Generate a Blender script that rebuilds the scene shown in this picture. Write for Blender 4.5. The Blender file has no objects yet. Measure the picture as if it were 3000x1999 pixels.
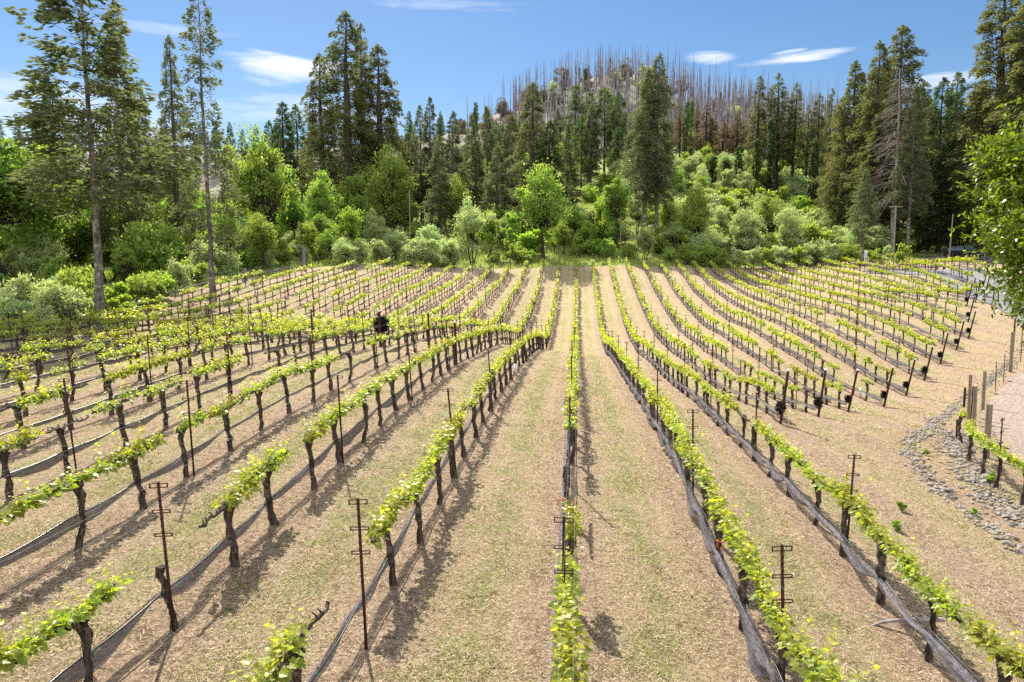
import bpy, math, random
import numpy as np
from math import radians, sin, cos, pi
RS = np.random.RandomState(7); rnd = random.Random(11)
sc = bpy.context.scene
# ------------------------------------------------------------------ camera
PITCH = radians(5.5); YAW = math.atan(.095*cos(PITCH)); CAM = (0.1, 0.0, 5.0)
cd = bpy.data.cameras.new('camera'); cam = bpy.data.objects.new('camera', cd)
sc.collection.objects.link(cam); sc.camera = cam
cd.sensor_width = 36; cd.lens = 24; cd.clip_start = .05; cd.clip_end = 6000
cam.location = CAM; cam.rotation_euler = (radians(90)-PITCH, 0, YAW)
# ------------------------------------------------------------------ light
SHX, SHY = .40, -.85                      # where a shadow falls, per metre of height
SUN_EL = math.atan(1/math.hypot(SHX, SHY))
SUN_ROT = math.atan2(-SHX, -SHY)          # compass angle of the sun, from +Y towards +X
sl = bpy.data.lights.new('sun', 'SUN'); sl.energy = 5.0; sl.angle = radians(.5); sl.color = (1, .93, .82)
so = bpy.data.objects.new('sun', sl); sc.collection.objects.link(so)
so.rotation_euler = (math.pi/2-SUN_EL, 0, -SUN_ROT+math.pi)
w = bpy.data.worlds.new('World'); sc.world = w; w.use_nodes = True
wn = w.node_tree; wn.nodes.clear()
def nd(t, typ, **kw):
    n = t.nodes.new(typ)
    for k, v in kw.items():
        if k == 'i':
            for a, b in v.items(): n.inputs[a].default_value = b
        else: setattr(n, k, v)
    return n
def mth(t, op, a, b=None, c=None, clamp=False):
    n = t.nodes.new('ShaderNodeMath'); n.operation = op; n.use_clamp = clamp
    for i, s in enumerate((a, b, c)):
        if s is None: continue
        if isinstance(s, (int, float)): n.inputs[i].default_value = s
        else: t.links.new(s, n.inputs[i])
    return n.outputs[0]
def mixc(t, f, a, b):
    n = t.nodes.new('ShaderNodeMix'); n.data_type = 'RGBA'
    for i, s in ((0, f), (6, a), (7, b)):
        if isinstance(s, (int, float)): n.inputs[i].default_value = s
        elif isinstance(s, tuple): n.inputs[i].default_value = (*s, 1) if len(s) == 3 else s
        else: t.links.new(s, n.inputs[i])
    return n.outputs[2]
def smooth(t, v, a, b):
    n = t.nodes.new('ShaderNodeMapRange'); n.interpolation_type = 'SMOOTHSTEP'
    n.inputs['From Min'].default_value = a; n.inputs['From Max'].default_value = b
    t.links.new(v, n.inputs['Value']); return n.outputs['Result']
def noise(t, vec, scale, detail=4, rough=.55, dist=0, out=0):
    n = nd(t, 'ShaderNodeTexNoise', i={'Scale': scale, 'Detail': detail, 'Roughness': rough, 'Distortion': dist})
    if vec is not None: t.links.new(vec, n.inputs['Vector'])
    return n.outputs[out]
sky = nd(wn, 'ShaderNodeTexSky', sky_type='NISHITA', sun_disc=False, sun_elevation=SUN_EL, sun_rotation=SUN_ROT,
         altitude=300, air_density=1.0, dust_density=.25, ozone_density=1.6)
hs = nd(wn, 'ShaderNodeHueSaturation', i={'Saturation': 1.22, 'Value': 1.0})
wn.links.new(sky.outputs[0], hs.inputs['Color'])
tc = nd(wn, 'ShaderNodeTexCoord'); sep = nd(wn, 'ShaderNodeSeparateXYZ'); wn.links.new(tc.outputs['Generated'], sep.inputs[0])
az = mth(wn, 'ARCTAN2', sep.outputs[0], sep.outputs[1])         # compass angle of the look direction
el = mth(wn, 'ARCSINE', sep.outputs[2])
cv = nd(wn, 'ShaderNodeCombineXYZ'); wn.links.new(az, cv.inputs[0]); wn.links.new(mth(wn, 'MULTIPLY', el, 5.5), cv.inputs[1])
def cloud(a0, e0, ra, re, seed, tilt=0., thr=.25, gain=1.):
    da = mth(wn, 'SUBTRACT', az, a0); de = mth(wn, 'SUBTRACT', mth(wn, 'SUBTRACT', el, e0), mth(wn, 'MULTIPLY', da, tilt))
    r = mth(wn, 'ADD', mth(wn, 'POWER', mth(wn, 'ABSOLUTE', mth(wn, 'DIVIDE', da, ra)), 2.0), mth(wn, 'POWER', mth(wn, 'ABSOLUTE', mth(wn, 'DIVIDE', de, re)), 2.0))
    fall = mth(wn, 'SUBTRACT', 1.0, r)
    off = nd(wn, 'ShaderNodeVectorMath', operation='ADD', i={1: (seed, seed*.7, 0)}); wn.links.new(cv.outputs[0], off.inputs[0])
    nz = noise(wn, off.outputs[0], 9, 7, .6, .4)
    s = mth(wn, 'ADD', fall, mth(wn, 'MULTIPLY', mth(wn, 'SUBTRACT', nz, .5), 2.2))
    return mth(wn, 'MULTIPLY', smooth(wn, s, thr, 1.15), gain)
def dirn(px, py):                          # compass angle and elevation of a point of the photograph (3000 px wide)
    X, Y, U = ray(px, py); return math.atan2(X, Y), math.atan2(U, math.hypot(X, Y))
def ray(px, py):
    xc = (px-1500)/2000; yc = (999.5-py)/2000
    f = cos(PITCH)+yc*sin(PITCH); u = -sin(PITCH)+yc*cos(PITCH)
    return xc*cos(YAW)-f*sin(YAW), xc*sin(YAW)+f*cos(YAW), u
col = hs.outputs[0]
tot = None
for (px, py, rx, ry, sd, tl, th, g) in ((835, 200, 190, 52, 3.1, 0, .15, .9), (2075, 170, 110, 20, 8.3, -.06, .2, .8), (2320, 172, 175, 17, 12.7, .03, .2, .85),
        (2310, 152, 60, 6, 17.7, .05, .4, .5), (470, 85, 260, 22, 21.9, .03, .4, .3), (1300, 15, 330, 26, 25.3, 0, .45, .3), (100, 330, 500, 110, 29.3, 0, .1, .45), (900, 330, 420, 60, 33.3, 0, .3, .35), (2720, 240, 160, 22, 41, 0, .3, .6)):
    a0, e0 = dirn(px, py); c = cloud(a0, e0, rx/2000, ry/2000, sd, tl, th, g)
    tot = c if tot is None else mth(wn, 'MAXIMUM', tot, c)
hz_ = mth(wn, 'MULTIPLY', mth(wn, 'SUBTRACT', 1.0, smooth(wn, el, 0.0, .28)), .35)     # milky air low over the hills
col = mixc(wn, hz_, col, (6.0, 7.6, 9.0))
# made-up bright overcast overhead and behind the camera, added to fill the trees
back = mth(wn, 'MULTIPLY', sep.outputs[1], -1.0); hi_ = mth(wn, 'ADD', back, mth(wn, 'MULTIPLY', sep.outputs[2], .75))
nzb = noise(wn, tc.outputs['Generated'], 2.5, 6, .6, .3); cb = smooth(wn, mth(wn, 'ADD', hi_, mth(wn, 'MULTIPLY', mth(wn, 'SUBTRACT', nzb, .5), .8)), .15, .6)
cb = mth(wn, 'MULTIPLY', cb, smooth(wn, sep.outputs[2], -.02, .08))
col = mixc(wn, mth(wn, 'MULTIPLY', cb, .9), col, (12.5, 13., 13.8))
col = mixc(wn, tot, col, (9.0, 9.4, 10.0))
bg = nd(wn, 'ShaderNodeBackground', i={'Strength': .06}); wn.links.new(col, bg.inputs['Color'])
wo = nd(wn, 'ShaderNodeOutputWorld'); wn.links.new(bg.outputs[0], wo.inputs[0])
vs = sc.view_settings; vs.view_transform = 'Standard'; vs.look = 'None'; vs.exposure = 1.05; vs.gamma = 1
sc.cycles.max_bounces = 7; sc.cycles.diffuse_bounces = 3; sc.cycles.glossy_bounces = 1; sc.cycles.transmission_bounces = 4
sc.cycles.transparent_max_bounces = 8; sc.cycles.caustics_reflective = False; sc.cycles.caustics_refractive = False
sc.cycles.use_denoising = False
# ------------------------------------------------------------------ terrain
CTL=[(-14.4,93.3,5.2),(-14.4,89.3,4.29),(-14.4,84.6,3.66),(-14.4,81.3,3.26),(-14.4,78.3,2.93),(-14.4,73.3,2.52),(-14.4,69.2,2.26),(-12,97.8,5.32),(-12,85.9,3.45),(-12,81.3,3.08),(-12,77.2,2.57),(-12,73.4,2.11),(-12,70.5,1.82),(-9.6,37,1.07),(-9.6,41,1.04),(-9.6,48.3,0.95),(-9.6,54.6,0.62),(-9.6,98.5,5.54),(-9.6,92.7,3.86),(-9.6,83.7,3.03),(-9.6,76.2,2.27),(-9.6,71.7,1.62),(-9.6,66.7,1.1),(-7.2,9,1.07),(-7.2,10.6,1.02),(-7.2,12.2,1.24),(-7.2,13.7,1.32),(-7.2,15.4,1.44),(-7.2,16.9,1.54),(-7.2,101.9,5.89),(-7.2,91.3,3.77),(-7.2,80.1,2.32),(-4.8,101.4,6.33),(-4.8,97.1,5.2),(-4.8,93.1,3.75),(-4.8,85.1,2.16),(-4.8,77.6,1.19),(-4.8,71.3,0.38),(-4.8,23.2,1.35),(-4.8,21.7,1.34),(-4.8,20.2,1.32),(-4.8,18.4,1.29),(-4.8,16.9,1.21),(-4.8,15.4,1.14),(-4.8,13.8,1.12),(-4.8,29.7,1.36),(-4.8,32.7,1.08),(-4.8,36,1.02),(-4.8,12.2,1.03),(-4.8,10.5,0.87),(-4.8,9.1,0.77),(-4.8,7.5,0.65),(-2.4,99.8,6.2),(-2.4,94.2,3.84),(-2.4,87.3,2.09),(-2.4,78.6,0.45),(-2.4,71.3,-0.4),(-2.4,61.7,-1.06),(-2.4,54.3,-1.07),(-2.4,27.9,0.94),(-2.4,22.2,1.03),(-2.4,18.9,0.99),(-2.4,15.9,0.83),(-2.4,14,0.86),(-2.4,12.2,0.77),(-2.4,10.4,0.75),(-2.4,9,0.6),(-2.4,7.4,0.58),(2.4,100.7,5.87),(2.4,88.9,3.43),(2.4,79.6,1.75),(2.4,72.2,0.85),(2.4,63.8,-0.37),(2.4,57.3,-0.85),(2.4,49.6,-0.83),(2.4,23.2,0.56),(2.4,17.9,0.65),(2.4,15.4,0.77),(2.4,13.4,0.48),(2.4,11.8,0.39),(2.4,10.4,0.35),(2.4,8.9,0.29),(4.8,101.6,6.43),(4.8,95.5,4.78),(4.8,88.3,3.44),(4.8,81.2,2.22),(4.8,75.9,1.32),(4.8,70.7,0.56),(4.8,66.1,-0.25),(4.8,61.2,-0.67),(4.8,56.2,-0.9),(4.8,50.8,-0.95),(4.8,25.9,-0.11),(4.8,23,-0.03),(4.8,19.7,0.06),(4.8,18.1,0.02),(4.8,16.6,0.08),(4.8,15.2,0.1),(4.8,13.5,0.06),(4.8,12,0.1),(4.8,10.5,-0.02),(4.8,9.2,-0.16),(7.2,102,6.55),(7.2,91.5,4.49),(7.2,81.9,2.66),(7.2,74.2,1.25),(7.2,69.2,0.43),(7.2,64.3,-0.23),(7.2,60,-0.55),(7.2,55.8,-0.65),(7.2,51.4,-0.65),(7.2,48.3,-0.63),(7.2,26.6,0.09),(7.2,25.3,-0.17),(9.6,102.2,6.21),(9.6,93.8,4.79),(9.6,87.9,3.46),(9.6,81.1,2.16),(9.6,75.3,1.12),(9.6,70.4,0.37),(9.6,66,0.01),(9.6,62.2,-0.25),(9.6,58.8,-0.41),(9.6,54.4,-0.48),(9.6,51.1,-0.82),(9.6,30.8,-0.87),(9.6,28.5,-0.77),(12,102,6.21),(12,95.2,4.78),(12,88.8,3.44),(12,83.3,2.45),(12,78.4,1.83),(12,72.7,1.19),(12,68.5,0.66),(12,63.3,0.1),(12,59.5,0.07),(12,55.9,-0.05),(12,52.6,-0.28),(12,49.8,-0.42),(12,47.6,-0.49),(12,34.3,-1.18),(12,32.6,-1.07),(12,31.8,-1.07),(14.4,94.8,4.89),(14.4,92.2,4.39),(14.4,86.6,3.11),(14.4,79.7,2.22),(14.4,74.7,1.5),(14.4,70.3,1.02),(14.4,66,0.62),(14.4,62.6,0.61),(14.4,59.4,0.58),(14.4,56.4,0.47),(14.4,54.6,0.23),(14.4,51.7,0.02),(14.4,34.5,-1.19),(14.4,33.8,-1.16),(16.8,103.7,6.56),(16.8,97,4.99),(16.8,91.2,3.8),(16.8,86.1,3.13),(16.8,81.5,2.52),(16.8,77.4,2.06),(16.8,73.7,1.64),(16.8,67.6,1.34),(16.8,63,1.08),(16.8,59.6,0.94),(16.8,56.2,0.72),(16.8,53,0.43),(16.8,51.6,0.27),(16.8,49.9,0.18),(16.8,47.2,-0.18),(16.8,45.3,-0.26),(16.8,37,-1.14),(19.2,104.1,6.45),(19.2,97.7,5.1),(19.2,92.6,4.49),(19.2,88,3.76),(19.2,83,3.2),(19.2,78.3,2.54),(19.2,74.1,2.36),(19.2,71.1,2.16),(19.2,63.1,1.6),(19.2,60,1.45),(19.2,53.4,0.64),(19.2,50.3,0.42),(19.2,47.1,0.14),(19.2,45.5,-0.07),(19.2,40.2,-0.79),(21.6,97.4,5.2),(21.6,94.1,4.38),(21.6,89.5,3.93),(21.6,86.1,3.6),(21.6,83.2,3.2),(21.6,79.9,3.1),(21.6,69.3,2.24),(21.6,50.3,0.73),(21.6,48.5,0.6),(21.6,47,0.35),(21.6,45.6,0.15),(21.6,44.1,-0.06),(21.6,43.4,-0.23),(24,59.8,1.91),(24,55,1.55),(24,53.3,1.43),(24,51.7,1.21),(24,50.3,1.08),(24,47.1,0.44),(24,46.3,0.39),(26.4,59.9,2.07),(26.4,56.6,1.76),(26.4,55,1.44),(26.4,50.2,0.81),(26.4,49.5,0.74),(28.8,64.7,2.53),(28.8,61.6,2.65),(28.8,60,2.52),(28.8,54.1,1.75),(31.2,58.9,2.71),(33.6,62.1,2.72),(36,65.2,3.05),(38.4,69.8,3.39),(-7.2,24.3,1.65),(-7.2,35.8,1.5),(0,-5,0.5),(0,2,0.5),(-8,0,0.8),(-16,2,1.1),(10,0,-0.2),(18,5,-0.6),(30,10,-0.8),(-30,5,1.4),(-9.6,12,1.15),(-12,15,1.2),(-20,25,1.4),(-25,33,1.6),(-31,38,1.7),(-34,46,2.1),(-34,60,3.9),(-26,85,6.1),(-30,75,5.3),(12.6,21.7,-0.5),(13,15,-0.6),(12,26,-0.6),(15,30,-0.9),(18,25,-1),(25,30,-1),(22,38,-0.4),(30,45,0.8),(35,52,1.7),(40,60,2.4),(60,60,2.5),(45,40,0.4),(60,20,-0.5),(-50,30,1),(-55,55,2.2),(38,98,6.6),(46,92,5.7),(-15,50,0.4),(-20,60,2.1),(-107.6,364.4,73.41),(-148.2,371.5,73.57),(-204.6,366.7,71.83),(-245.7,340.5,67.97),(-265.8,298.9,64.17),(-298.5,266.1,58.76),(-72.3,373,79.79),(-54,376.1,86.38),(-36.6,388.3,95.1),(-18.2,399.6,105.79),(1,400,112.38),(20.1,399.5,113.62),(38.9,398.1,111.46),(56.7,390.9,101.84),(73.7,383,91.48),(88.4,369.6,83.82),(101.5,355.8,78.09),(113.2,341.8,70.18),(136.1,322.5,61.54),(164.9,297.4,56.47),(199.7,275.3,51.82),(225.1,241.4,43.11),(38.3,196.3,33.75),(19.9,199,36.3),(0.8,200,32.91),(-18.7,199.1,29.18),(-36.2,186.5,25.11),(-59.3,169.9,19.34),(52.7,182.6,28.09),(67.7,177.6,22.3),(81.2,171.8,17.61),(88.2,157,14.25),(106.6,145.1,13.4),(-46.2,132.1,11.16),(-26.7,137.4,13.03),(-13.1,139.4,14.43),(0.7,140,16.43),(14.2,139.3,16.94),(28,142.3,17.08),(40.5,139.3,15.08),(53.7,140.1,11.75),(64.3,135.6,10.4),(71.4,132,10.47),(85.5,123.3,9.92),(-48.6,120.5,8.81),(-63.9,113.1,6.87),(-76.7,104.9,5.82),(-87.1,96.4,5.51),(-95.4,88.2,5.33),(-49.4,56.3,3.1),(-47.3,64.5,3.36),(-98.2,174.2,12.83),(-133.9,148.5,10.3),(-117.9,161.5,11.53),(-153.5,128.1,9.69),(47.3,99.4,6.91),(52.5,96.7,6.85),(55.1,104.4,7.68),(41.1,75.6,5.6),(40.6,69,4.84),(0.6,113,8.61),(-16.1,111.8,7.9),(22,110.9,7.67),(31.8,108.5,7.33),(40.3,104.6,7.08),(11.6,112.4,8.94),(49.4,114.9,7.98),(1,300,66.89),(-42.7,296.9,58.53),(43.5,296.8,62.63),(77.2,269.2,50.33),(114.7,244.5,36.49),(-107.7,269.2,41.32),(-176.2,242.7,32.47),(-200.1,223.4,30.66),(-436.1,351.2,45),(-623,501.8,15),(-384.9,406.6,45),(-549.9,580.9,15),(-310.4,466,45),(-443.5,665.8,15),(-207.4,520.1,45),(-296.4,743,15),(-79.8,554.3,45),(-114,791.8,15),(55.4,557.3,45),(79,796.1,15),(176.4,531.5,45),(251.9,759.3,15),(271.5,489.8,45),(387.8,699.8,15),(340.9,444.4,45),(487,634.8,15),(390.2,401.7,45),(557.4,573.9,15),(-300,0,5),(-300,-100,5),(0,-150,0),(300,-100,5),(300,0,10),(-120,0,1),(120,0,1),(0,-60,0)]
_A = np.array(CTL); _S = 50.
def _fit(A, lam):
    n = len(A); X = A[:, :2]/_S; d = np.linalg.norm(X[:, None]-X[None], axis=2); K = np.where(d > 0, d*d*np.log(d+1e-12), 0)
    M = np.zeros((n+3, n+3)); M[:n, :n] = K+lam*np.eye(n); M[:n, n] = 1; M[:n, n+1:] = X; M[n, :n] = 1; M[n+1:, :n] = X.T
    return X, np.linalg.solve(M, np.r_[A[:, 2], 0, 0, 0])
_X, _W = _fit(_A, .004); _N = len(_A)
def hz(x, y):
    """ground height"""
    x = np.atleast_1d(np.asarray(x, float)); y = np.atleast_1d(np.asarray(y, float)); sh = x.shape
    q = np.stack([x.ravel(), y.ravel()], 1)/_S; out = np.zeros(len(q))
    for a in range(0, len(q), 8000):
        qq = q[a:a+8000]; d2 = ((qq[:, None]-_X[None])**2).sum(2)
        K = .5*d2*np.log(d2+1e-20); out[a:a+8000] = K@_W[:_N]+_W[_N]+qq@_W[_N+1:]
    r = np.hypot(x.ravel(), y.ravel()-100); f = np.clip((r-480)/320, 0, 1); f = f*f*(3-2*f)
    return (out*(1-f)+6*f).reshape(sh)
def h1(x, y): return float(hz(x, y)[0])
def at(px, d):                             # the spot d metres away in the direction of a photo column
    X, Y, U = ray(px, 807); n = math.hypot(X, Y); return CAM[0]+X/n*d, CAM[1]+Y/n*d
def top_h(px, py, d):                      # height above ground of a thing d metres away whose top reaches row py
    X, Y, U = ray(px, py); n = math.hypot(X, Y); x, y = at(px, d); return 5+U/n*d-h1(x, y)
def hit(px, py):                           # where the line of sight meets the ground
    X, Y, U = ray(px, py); n = math.hypot(X, Y); ts = np.arange(4, 160, .1)
    zz = 5+U/n*ts; g = hz(CAM[0]+X/n*ts, CAM[1]+Y/n*ts); k = np.argmax(zz < g); t = ts[k]
    return CAM[0]+X/n*t, CAM[1]+Y/n*t
# ------------------------------------------------------------------ mesh helpers
C = sc.collection
class G:
    """collects triangles and quads with a per-vertex value v and a material index"""
    def __init__(s): s.V = []; s.v = []; s.F = []; s.n = 0
    def add(s, V, F, v=0., mi=0):
        V = np.asarray(V, float).reshape(-1, 3); F = np.asarray(F, int)
        s.V.append(V); s.v.append(np.full(len(V), v, float) if np.isscalar(v) else np.asarray(v, float))
        s.F.append((F+s.n, mi)); s.n += len(V); return s
    def arrays(s): return np.concatenate(s.V), np.concatenate(s.v)
    def mesh(s, name, mats, smooth=False):
        me = bpy.data.meshes.new(name)
        if not isinstance(mats, (list, tuple)): mats = [mats]
        for m in mats: me.materials.append(m)
        if not s.V: return me
        V, v = s.arrays(); me.vertices.add(len(V)); me.vertices.foreach_set('co', V.ravel())
        li = np.concatenate([F.ravel() for F, _ in s.F]); ln = np.concatenate([np.full(len(F), F.shape[1]) for F, _ in s.F])
        mi = np.concatenate([np.full(len(F), m) for F, m in s.F]); st = np.concatenate([[0], np.cumsum(ln)[:-1]])
        me.loops.add(len(li)); me.loops.foreach_set('vertex_index', li.astype(np.int32))
        me.polygons.add(len(ln)); me.polygons.foreach_set('loop_start', st.astype(np.int32))
        me.polygons.foreach_set('material_index', mi.astype(np.int32))
        if smooth: me.polygons.foreach_set('use_smooth', np.ones(len(ln), bool))
        a = me.attributes.new('v', 'FLOAT', 'POINT'); a.data.foreach_set('value', v)
        me.update(calc_edges=True); return me
def tube(P, R, n=6, jit=0., rs=RS, cap=True):
    P = np.asarray(P, float); R = np.atleast_1d(np.asarray(R, float)); m = len(P)
    if len(R) == 1: R = np.full(m, R[0])
    T = np.gradient(P, axis=0); T /= np.linalg.norm(T, axis=1)[:, None]+1e-9
    up = np.where(np.abs(T[:, 2:3]) > .9, np.array([[1., 0, 0]]), np.array([[0., 0, 1]]))
    if np.abs(T[:, 2]).mean() > .6: up = np.tile([[1., 0, 0]], (m, 1))
    A = np.cross(T, up); A /= np.linalg.norm(A, axis=1)[:, None]+1e-9; B = np.cross(T, A)
    th = np.arange(n)*2*pi/n; r = R[:, None]*(1+(rs.uniform(-jit, jit, (m, n)) if jit else 0))
    V = P[:, None]+r[..., None]*(np.cos(th)[None, :, None]*A[:, None]+np.sin(th)[None, :, None]*B[:, None])
    i = np.arange(m-1)[:, None]*n; j = np.arange(n)[None]; k = (j+1) % n
    F = np.stack([i+j, i+k, i+n+k, i+n+j], -1).reshape(-1, 4); V = V.reshape(-1, 3)
    return V, F
def capped(g, P, R, n=6, v=0., mi=0, jit=0.):
    V, F = tube(P, R, n, jit); b = g.n; g.add(V, F, v, mi); m = len(P)
    for e in (0, m-1):
        ring = np.arange(n)+e*n; c = V[ring].mean(0); VV = np.vstack([V[ring], c])
        FF = np.stack([np.arange(n), (np.arange(n)+1) % n, np.full(n, n)], 1); g.add(VV, FF if e else FF[:, ::-1], v, mi)
def box(g, lo, hi, v=0., mi=0):
    x0, y0, z0 = lo; x1, y1, z1 = hi
    V = [(x0, y0, z0), (x1, y0, z0), (x1, y1, z0), (x0, y1, z0), (x0, y0, z1), (x1, y0, z1), (x1, y1, z1), (x0, y1, z1)]
    g.add(V, [(0, 3, 2, 1), (4, 5, 6, 7), (0, 1, 5, 4), (1, 2, 6, 5), (2, 3, 7, 6), (3, 0, 4, 7)], v, mi)
def unit(a): return a/(np.linalg.norm(a, axis=-1, keepdims=True)+1e-9)
def cards(g, c, u, L, W, v=0., mi=0, rs=RS, n=None):
    """one diamond-shaped leaf or spray at each c, long axis u"""
    N = len(c); u = unit(u); n = unit(rs.normal(size=(N, 3))) if n is None else n
    s = unit(np.cross(u, n)); L = np.broadcast_to(L, (N,))[:, None]; W = np.broadcast_to(W, (N,))[:, None]
    V = np.stack([c, c+u*L*.45+s*W, c+u*L, c+u*L*.45-s*W], 1).reshape(-1, 3)
    F = np.arange(N*4).reshape(N, 4); g.add(V, F, np.repeat(v, 4) if not np.isscalar(v) else v, mi)
def link(name, me, parent=None, loc=None, rot=None, scale=None):
    o = bpy.data.objects.new(name, me); C.objects.link(o)
    if parent: o.parent = parent
    if loc is not None: o.location = loc
    if rot is not None: o.rotation_euler = rot
    if scale is not None: o.scale = scale if hasattr(scale, '__len__') else (scale,)*3
    return o
def tag(o, label=None, cat=None, group=None, kind=None):
    if label: o['label'] = label
    if cat: o['category'] = cat
    if group: o['group'] = group
    if kind: o['kind'] = kind
    return o
def empty(name, loc, rot=(0, 0, 0), scale=1):
    o = link(name, None, None, loc, rot, scale); o.empty_display_size = .2; return o
def ordinal(n):
    W = ['', 'first', 'second', 'third', 'fourth', 'fifth', 'sixth', 'seventh', 'eighth', 'ninth', 'tenth', 'eleventh', 'twelfth']
    if n <= 12: return W[n]
    return '%d%s' % (n, 'th' if 10 <= n % 100 <= 20 else {1: 'st', 2: 'nd', 3: 'rd'}.get(n % 10, 'th'))
# ------------------------------------------------------------------ materials
def newmat(name):
    m = bpy.data.materials.new(name); m.use_nodes = True; t = m.node_tree; t.nodes.clear()
    o = t.nodes.new('ShaderNodeOutputMaterial'); return m, t, o
def leafmat(name, c0, c1, trans=.45, rough=.45, spec=.35, tcol=None, var=.25):
    """c0 old leaf, c1 young leaf, mixed by the mesh value v; light shines through"""
    m, t, o = newmat(name)
    a = nd(t, 'ShaderNodeAttribute', attribute_name='v'); oi = nd(t, 'ShaderNodeObjectInfo')
    c = mixc(t, a.outputs['Fac'], c0, c1)
    h = nd(t, 'ShaderNodeHueSaturation'); t.links.new(c, h.inputs['Color'])
    t.links.new(mth(t, 'MULTIPLY_ADD', oi.outputs['Random'], var, 1-var/2), h.inputs['Value'])
    t.links.new(mth(t, 'MULTIPLY_ADD', oi.outputs['Random'], .03, .485), h.inputs['Hue'])
    p = nd(t, 'ShaderNodeBsdfPrincipled', i={'Roughness': rough, 'Specular IOR Level': spec}); t.links.new(h.outputs[0], p.inputs['Base Color'])
    tr = nd(t, 'ShaderNodeBsdfTranslucent')
    tm = nd(t, 'ShaderNodeMix', data_type='RGBA', blend_type='MULTIPLY', i={0: 1.0}); tm.inputs[7].default_value = (*(tcol or (1.5, 1.45, .7)), 1)
    t.links.new(h.outputs[0], tm.inputs[6]); t.links.new(tm.outputs[2], tr.inputs['Color'])
    mx = nd(t, 'ShaderNodeMixShader', i={0: trans}); t.links.new(p.outputs[0], mx.inputs[1]); t.links.new(tr.outputs[0], mx.inputs[2])
    t.links.new(mx.outputs[0], o.inputs[0]); return m
def barkmat(name, c0, c1, scale=6., stretch=.15, rough=.9, bump=.6, c2=None):
    m, t, o = newmat(name)
    g = nd(t, 'ShaderNodeTexCoord'); mp = nd(t, 'ShaderNodeMapping', i={'Scale': (1, 1, stretch)}); t.links.new(g.outputs['Object'], mp.inputs[0])
    n = noise(t, mp.outputs[0], scale, 5, .65, .3); n2 = noise(t, g.outputs['Object'], scale*.35, 3, .6)
    c = mixc(t, smooth(t, n, .35, .65), c0, c1)
    if c2: c = mixc(t, smooth(t, n2, .52, .64), c, c2)
    p = nd(t, 'ShaderNodeBsdfPrincipled', i={'Roughness': rough, 'Specular IOR Level': .2}); t.links.new(c, p.inputs['Base Color'])
    b = nd(t, 'ShaderNodeBump', i={'Strength': bump, 'Distance': .03}); t.links.new(n, b.inputs['Height']); t.links.new(b.outputs[0], p.inputs['Normal'])
    t.links.new(p.outputs[0], o.inputs[0]); return m
def plain(name, c, rough=.6, metal=0., spec=.4, c1=None, scale=8., trans=0.):
    m, t, o = newmat(name); p = nd(t, 'ShaderNodeBsdfPrincipled', i={'Roughness': rough, 'Metallic': metal, 'Specular IOR Level': spec})
    g = nd(t, 'ShaderNodeTexCoord'); n = noise(t, g.outputs['Object'], scale, 5, .6)
    t.links.new(mixc(t, smooth(t, n, .35, .65), c, c1 or tuple(x*.75 for x in c)), p.inputs['Base Color'])
    if trans:
        tr = nd(t, 'ShaderNodeBsdfTransparent'); mx = nd(t, 'ShaderNodeMixShader', i={0: trans})
        t.links.new(p.outputs[0], mx.inputs[1]); t.links.new(tr.outputs[0], mx.inputs[2]); t.links.new(mx.outputs[0], o.inputs[0])
    else: t.links.new(p.outputs[0], o.inputs[0])
    return m
def netmat():
    m, t, o = newmat('bird_netting'); g = nd(t, 'ShaderNodeTexCoord'); mp = nd(t, 'ShaderNodeMapping', i={'Scale': (3, .35, 3)}); t.links.new(g.outputs['Object'], mp.inputs[0])
    n = noise(t, mp.outputs[0], 22, 4, .7, 1.0); c = mixc(t, smooth(t, n, .35, .65), (.045, .042, .05), (.20, .185, .21))
    p = nd(t, 'ShaderNodeBsdfPrincipled', i={'Roughness': .75, 'Specular IOR Level': .2}); t.links.new(c, p.inputs['Base Color'])
    tr = nd(t, 'ShaderNodeBsdfTransparent'); mx = nd(t, 'ShaderNodeMixShader'); t.links.new(mth(t, 'MULTIPLY_ADD', smooth(t, n, .65, .35), .45, .12), mx.inputs[0])
    t.links.new(p.outputs[0], mx.inputs[1]); t.links.new(tr.outputs[0], mx.inputs[2]); t.links.new(mx.outputs[0], o.inputs[0]); return m
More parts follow.
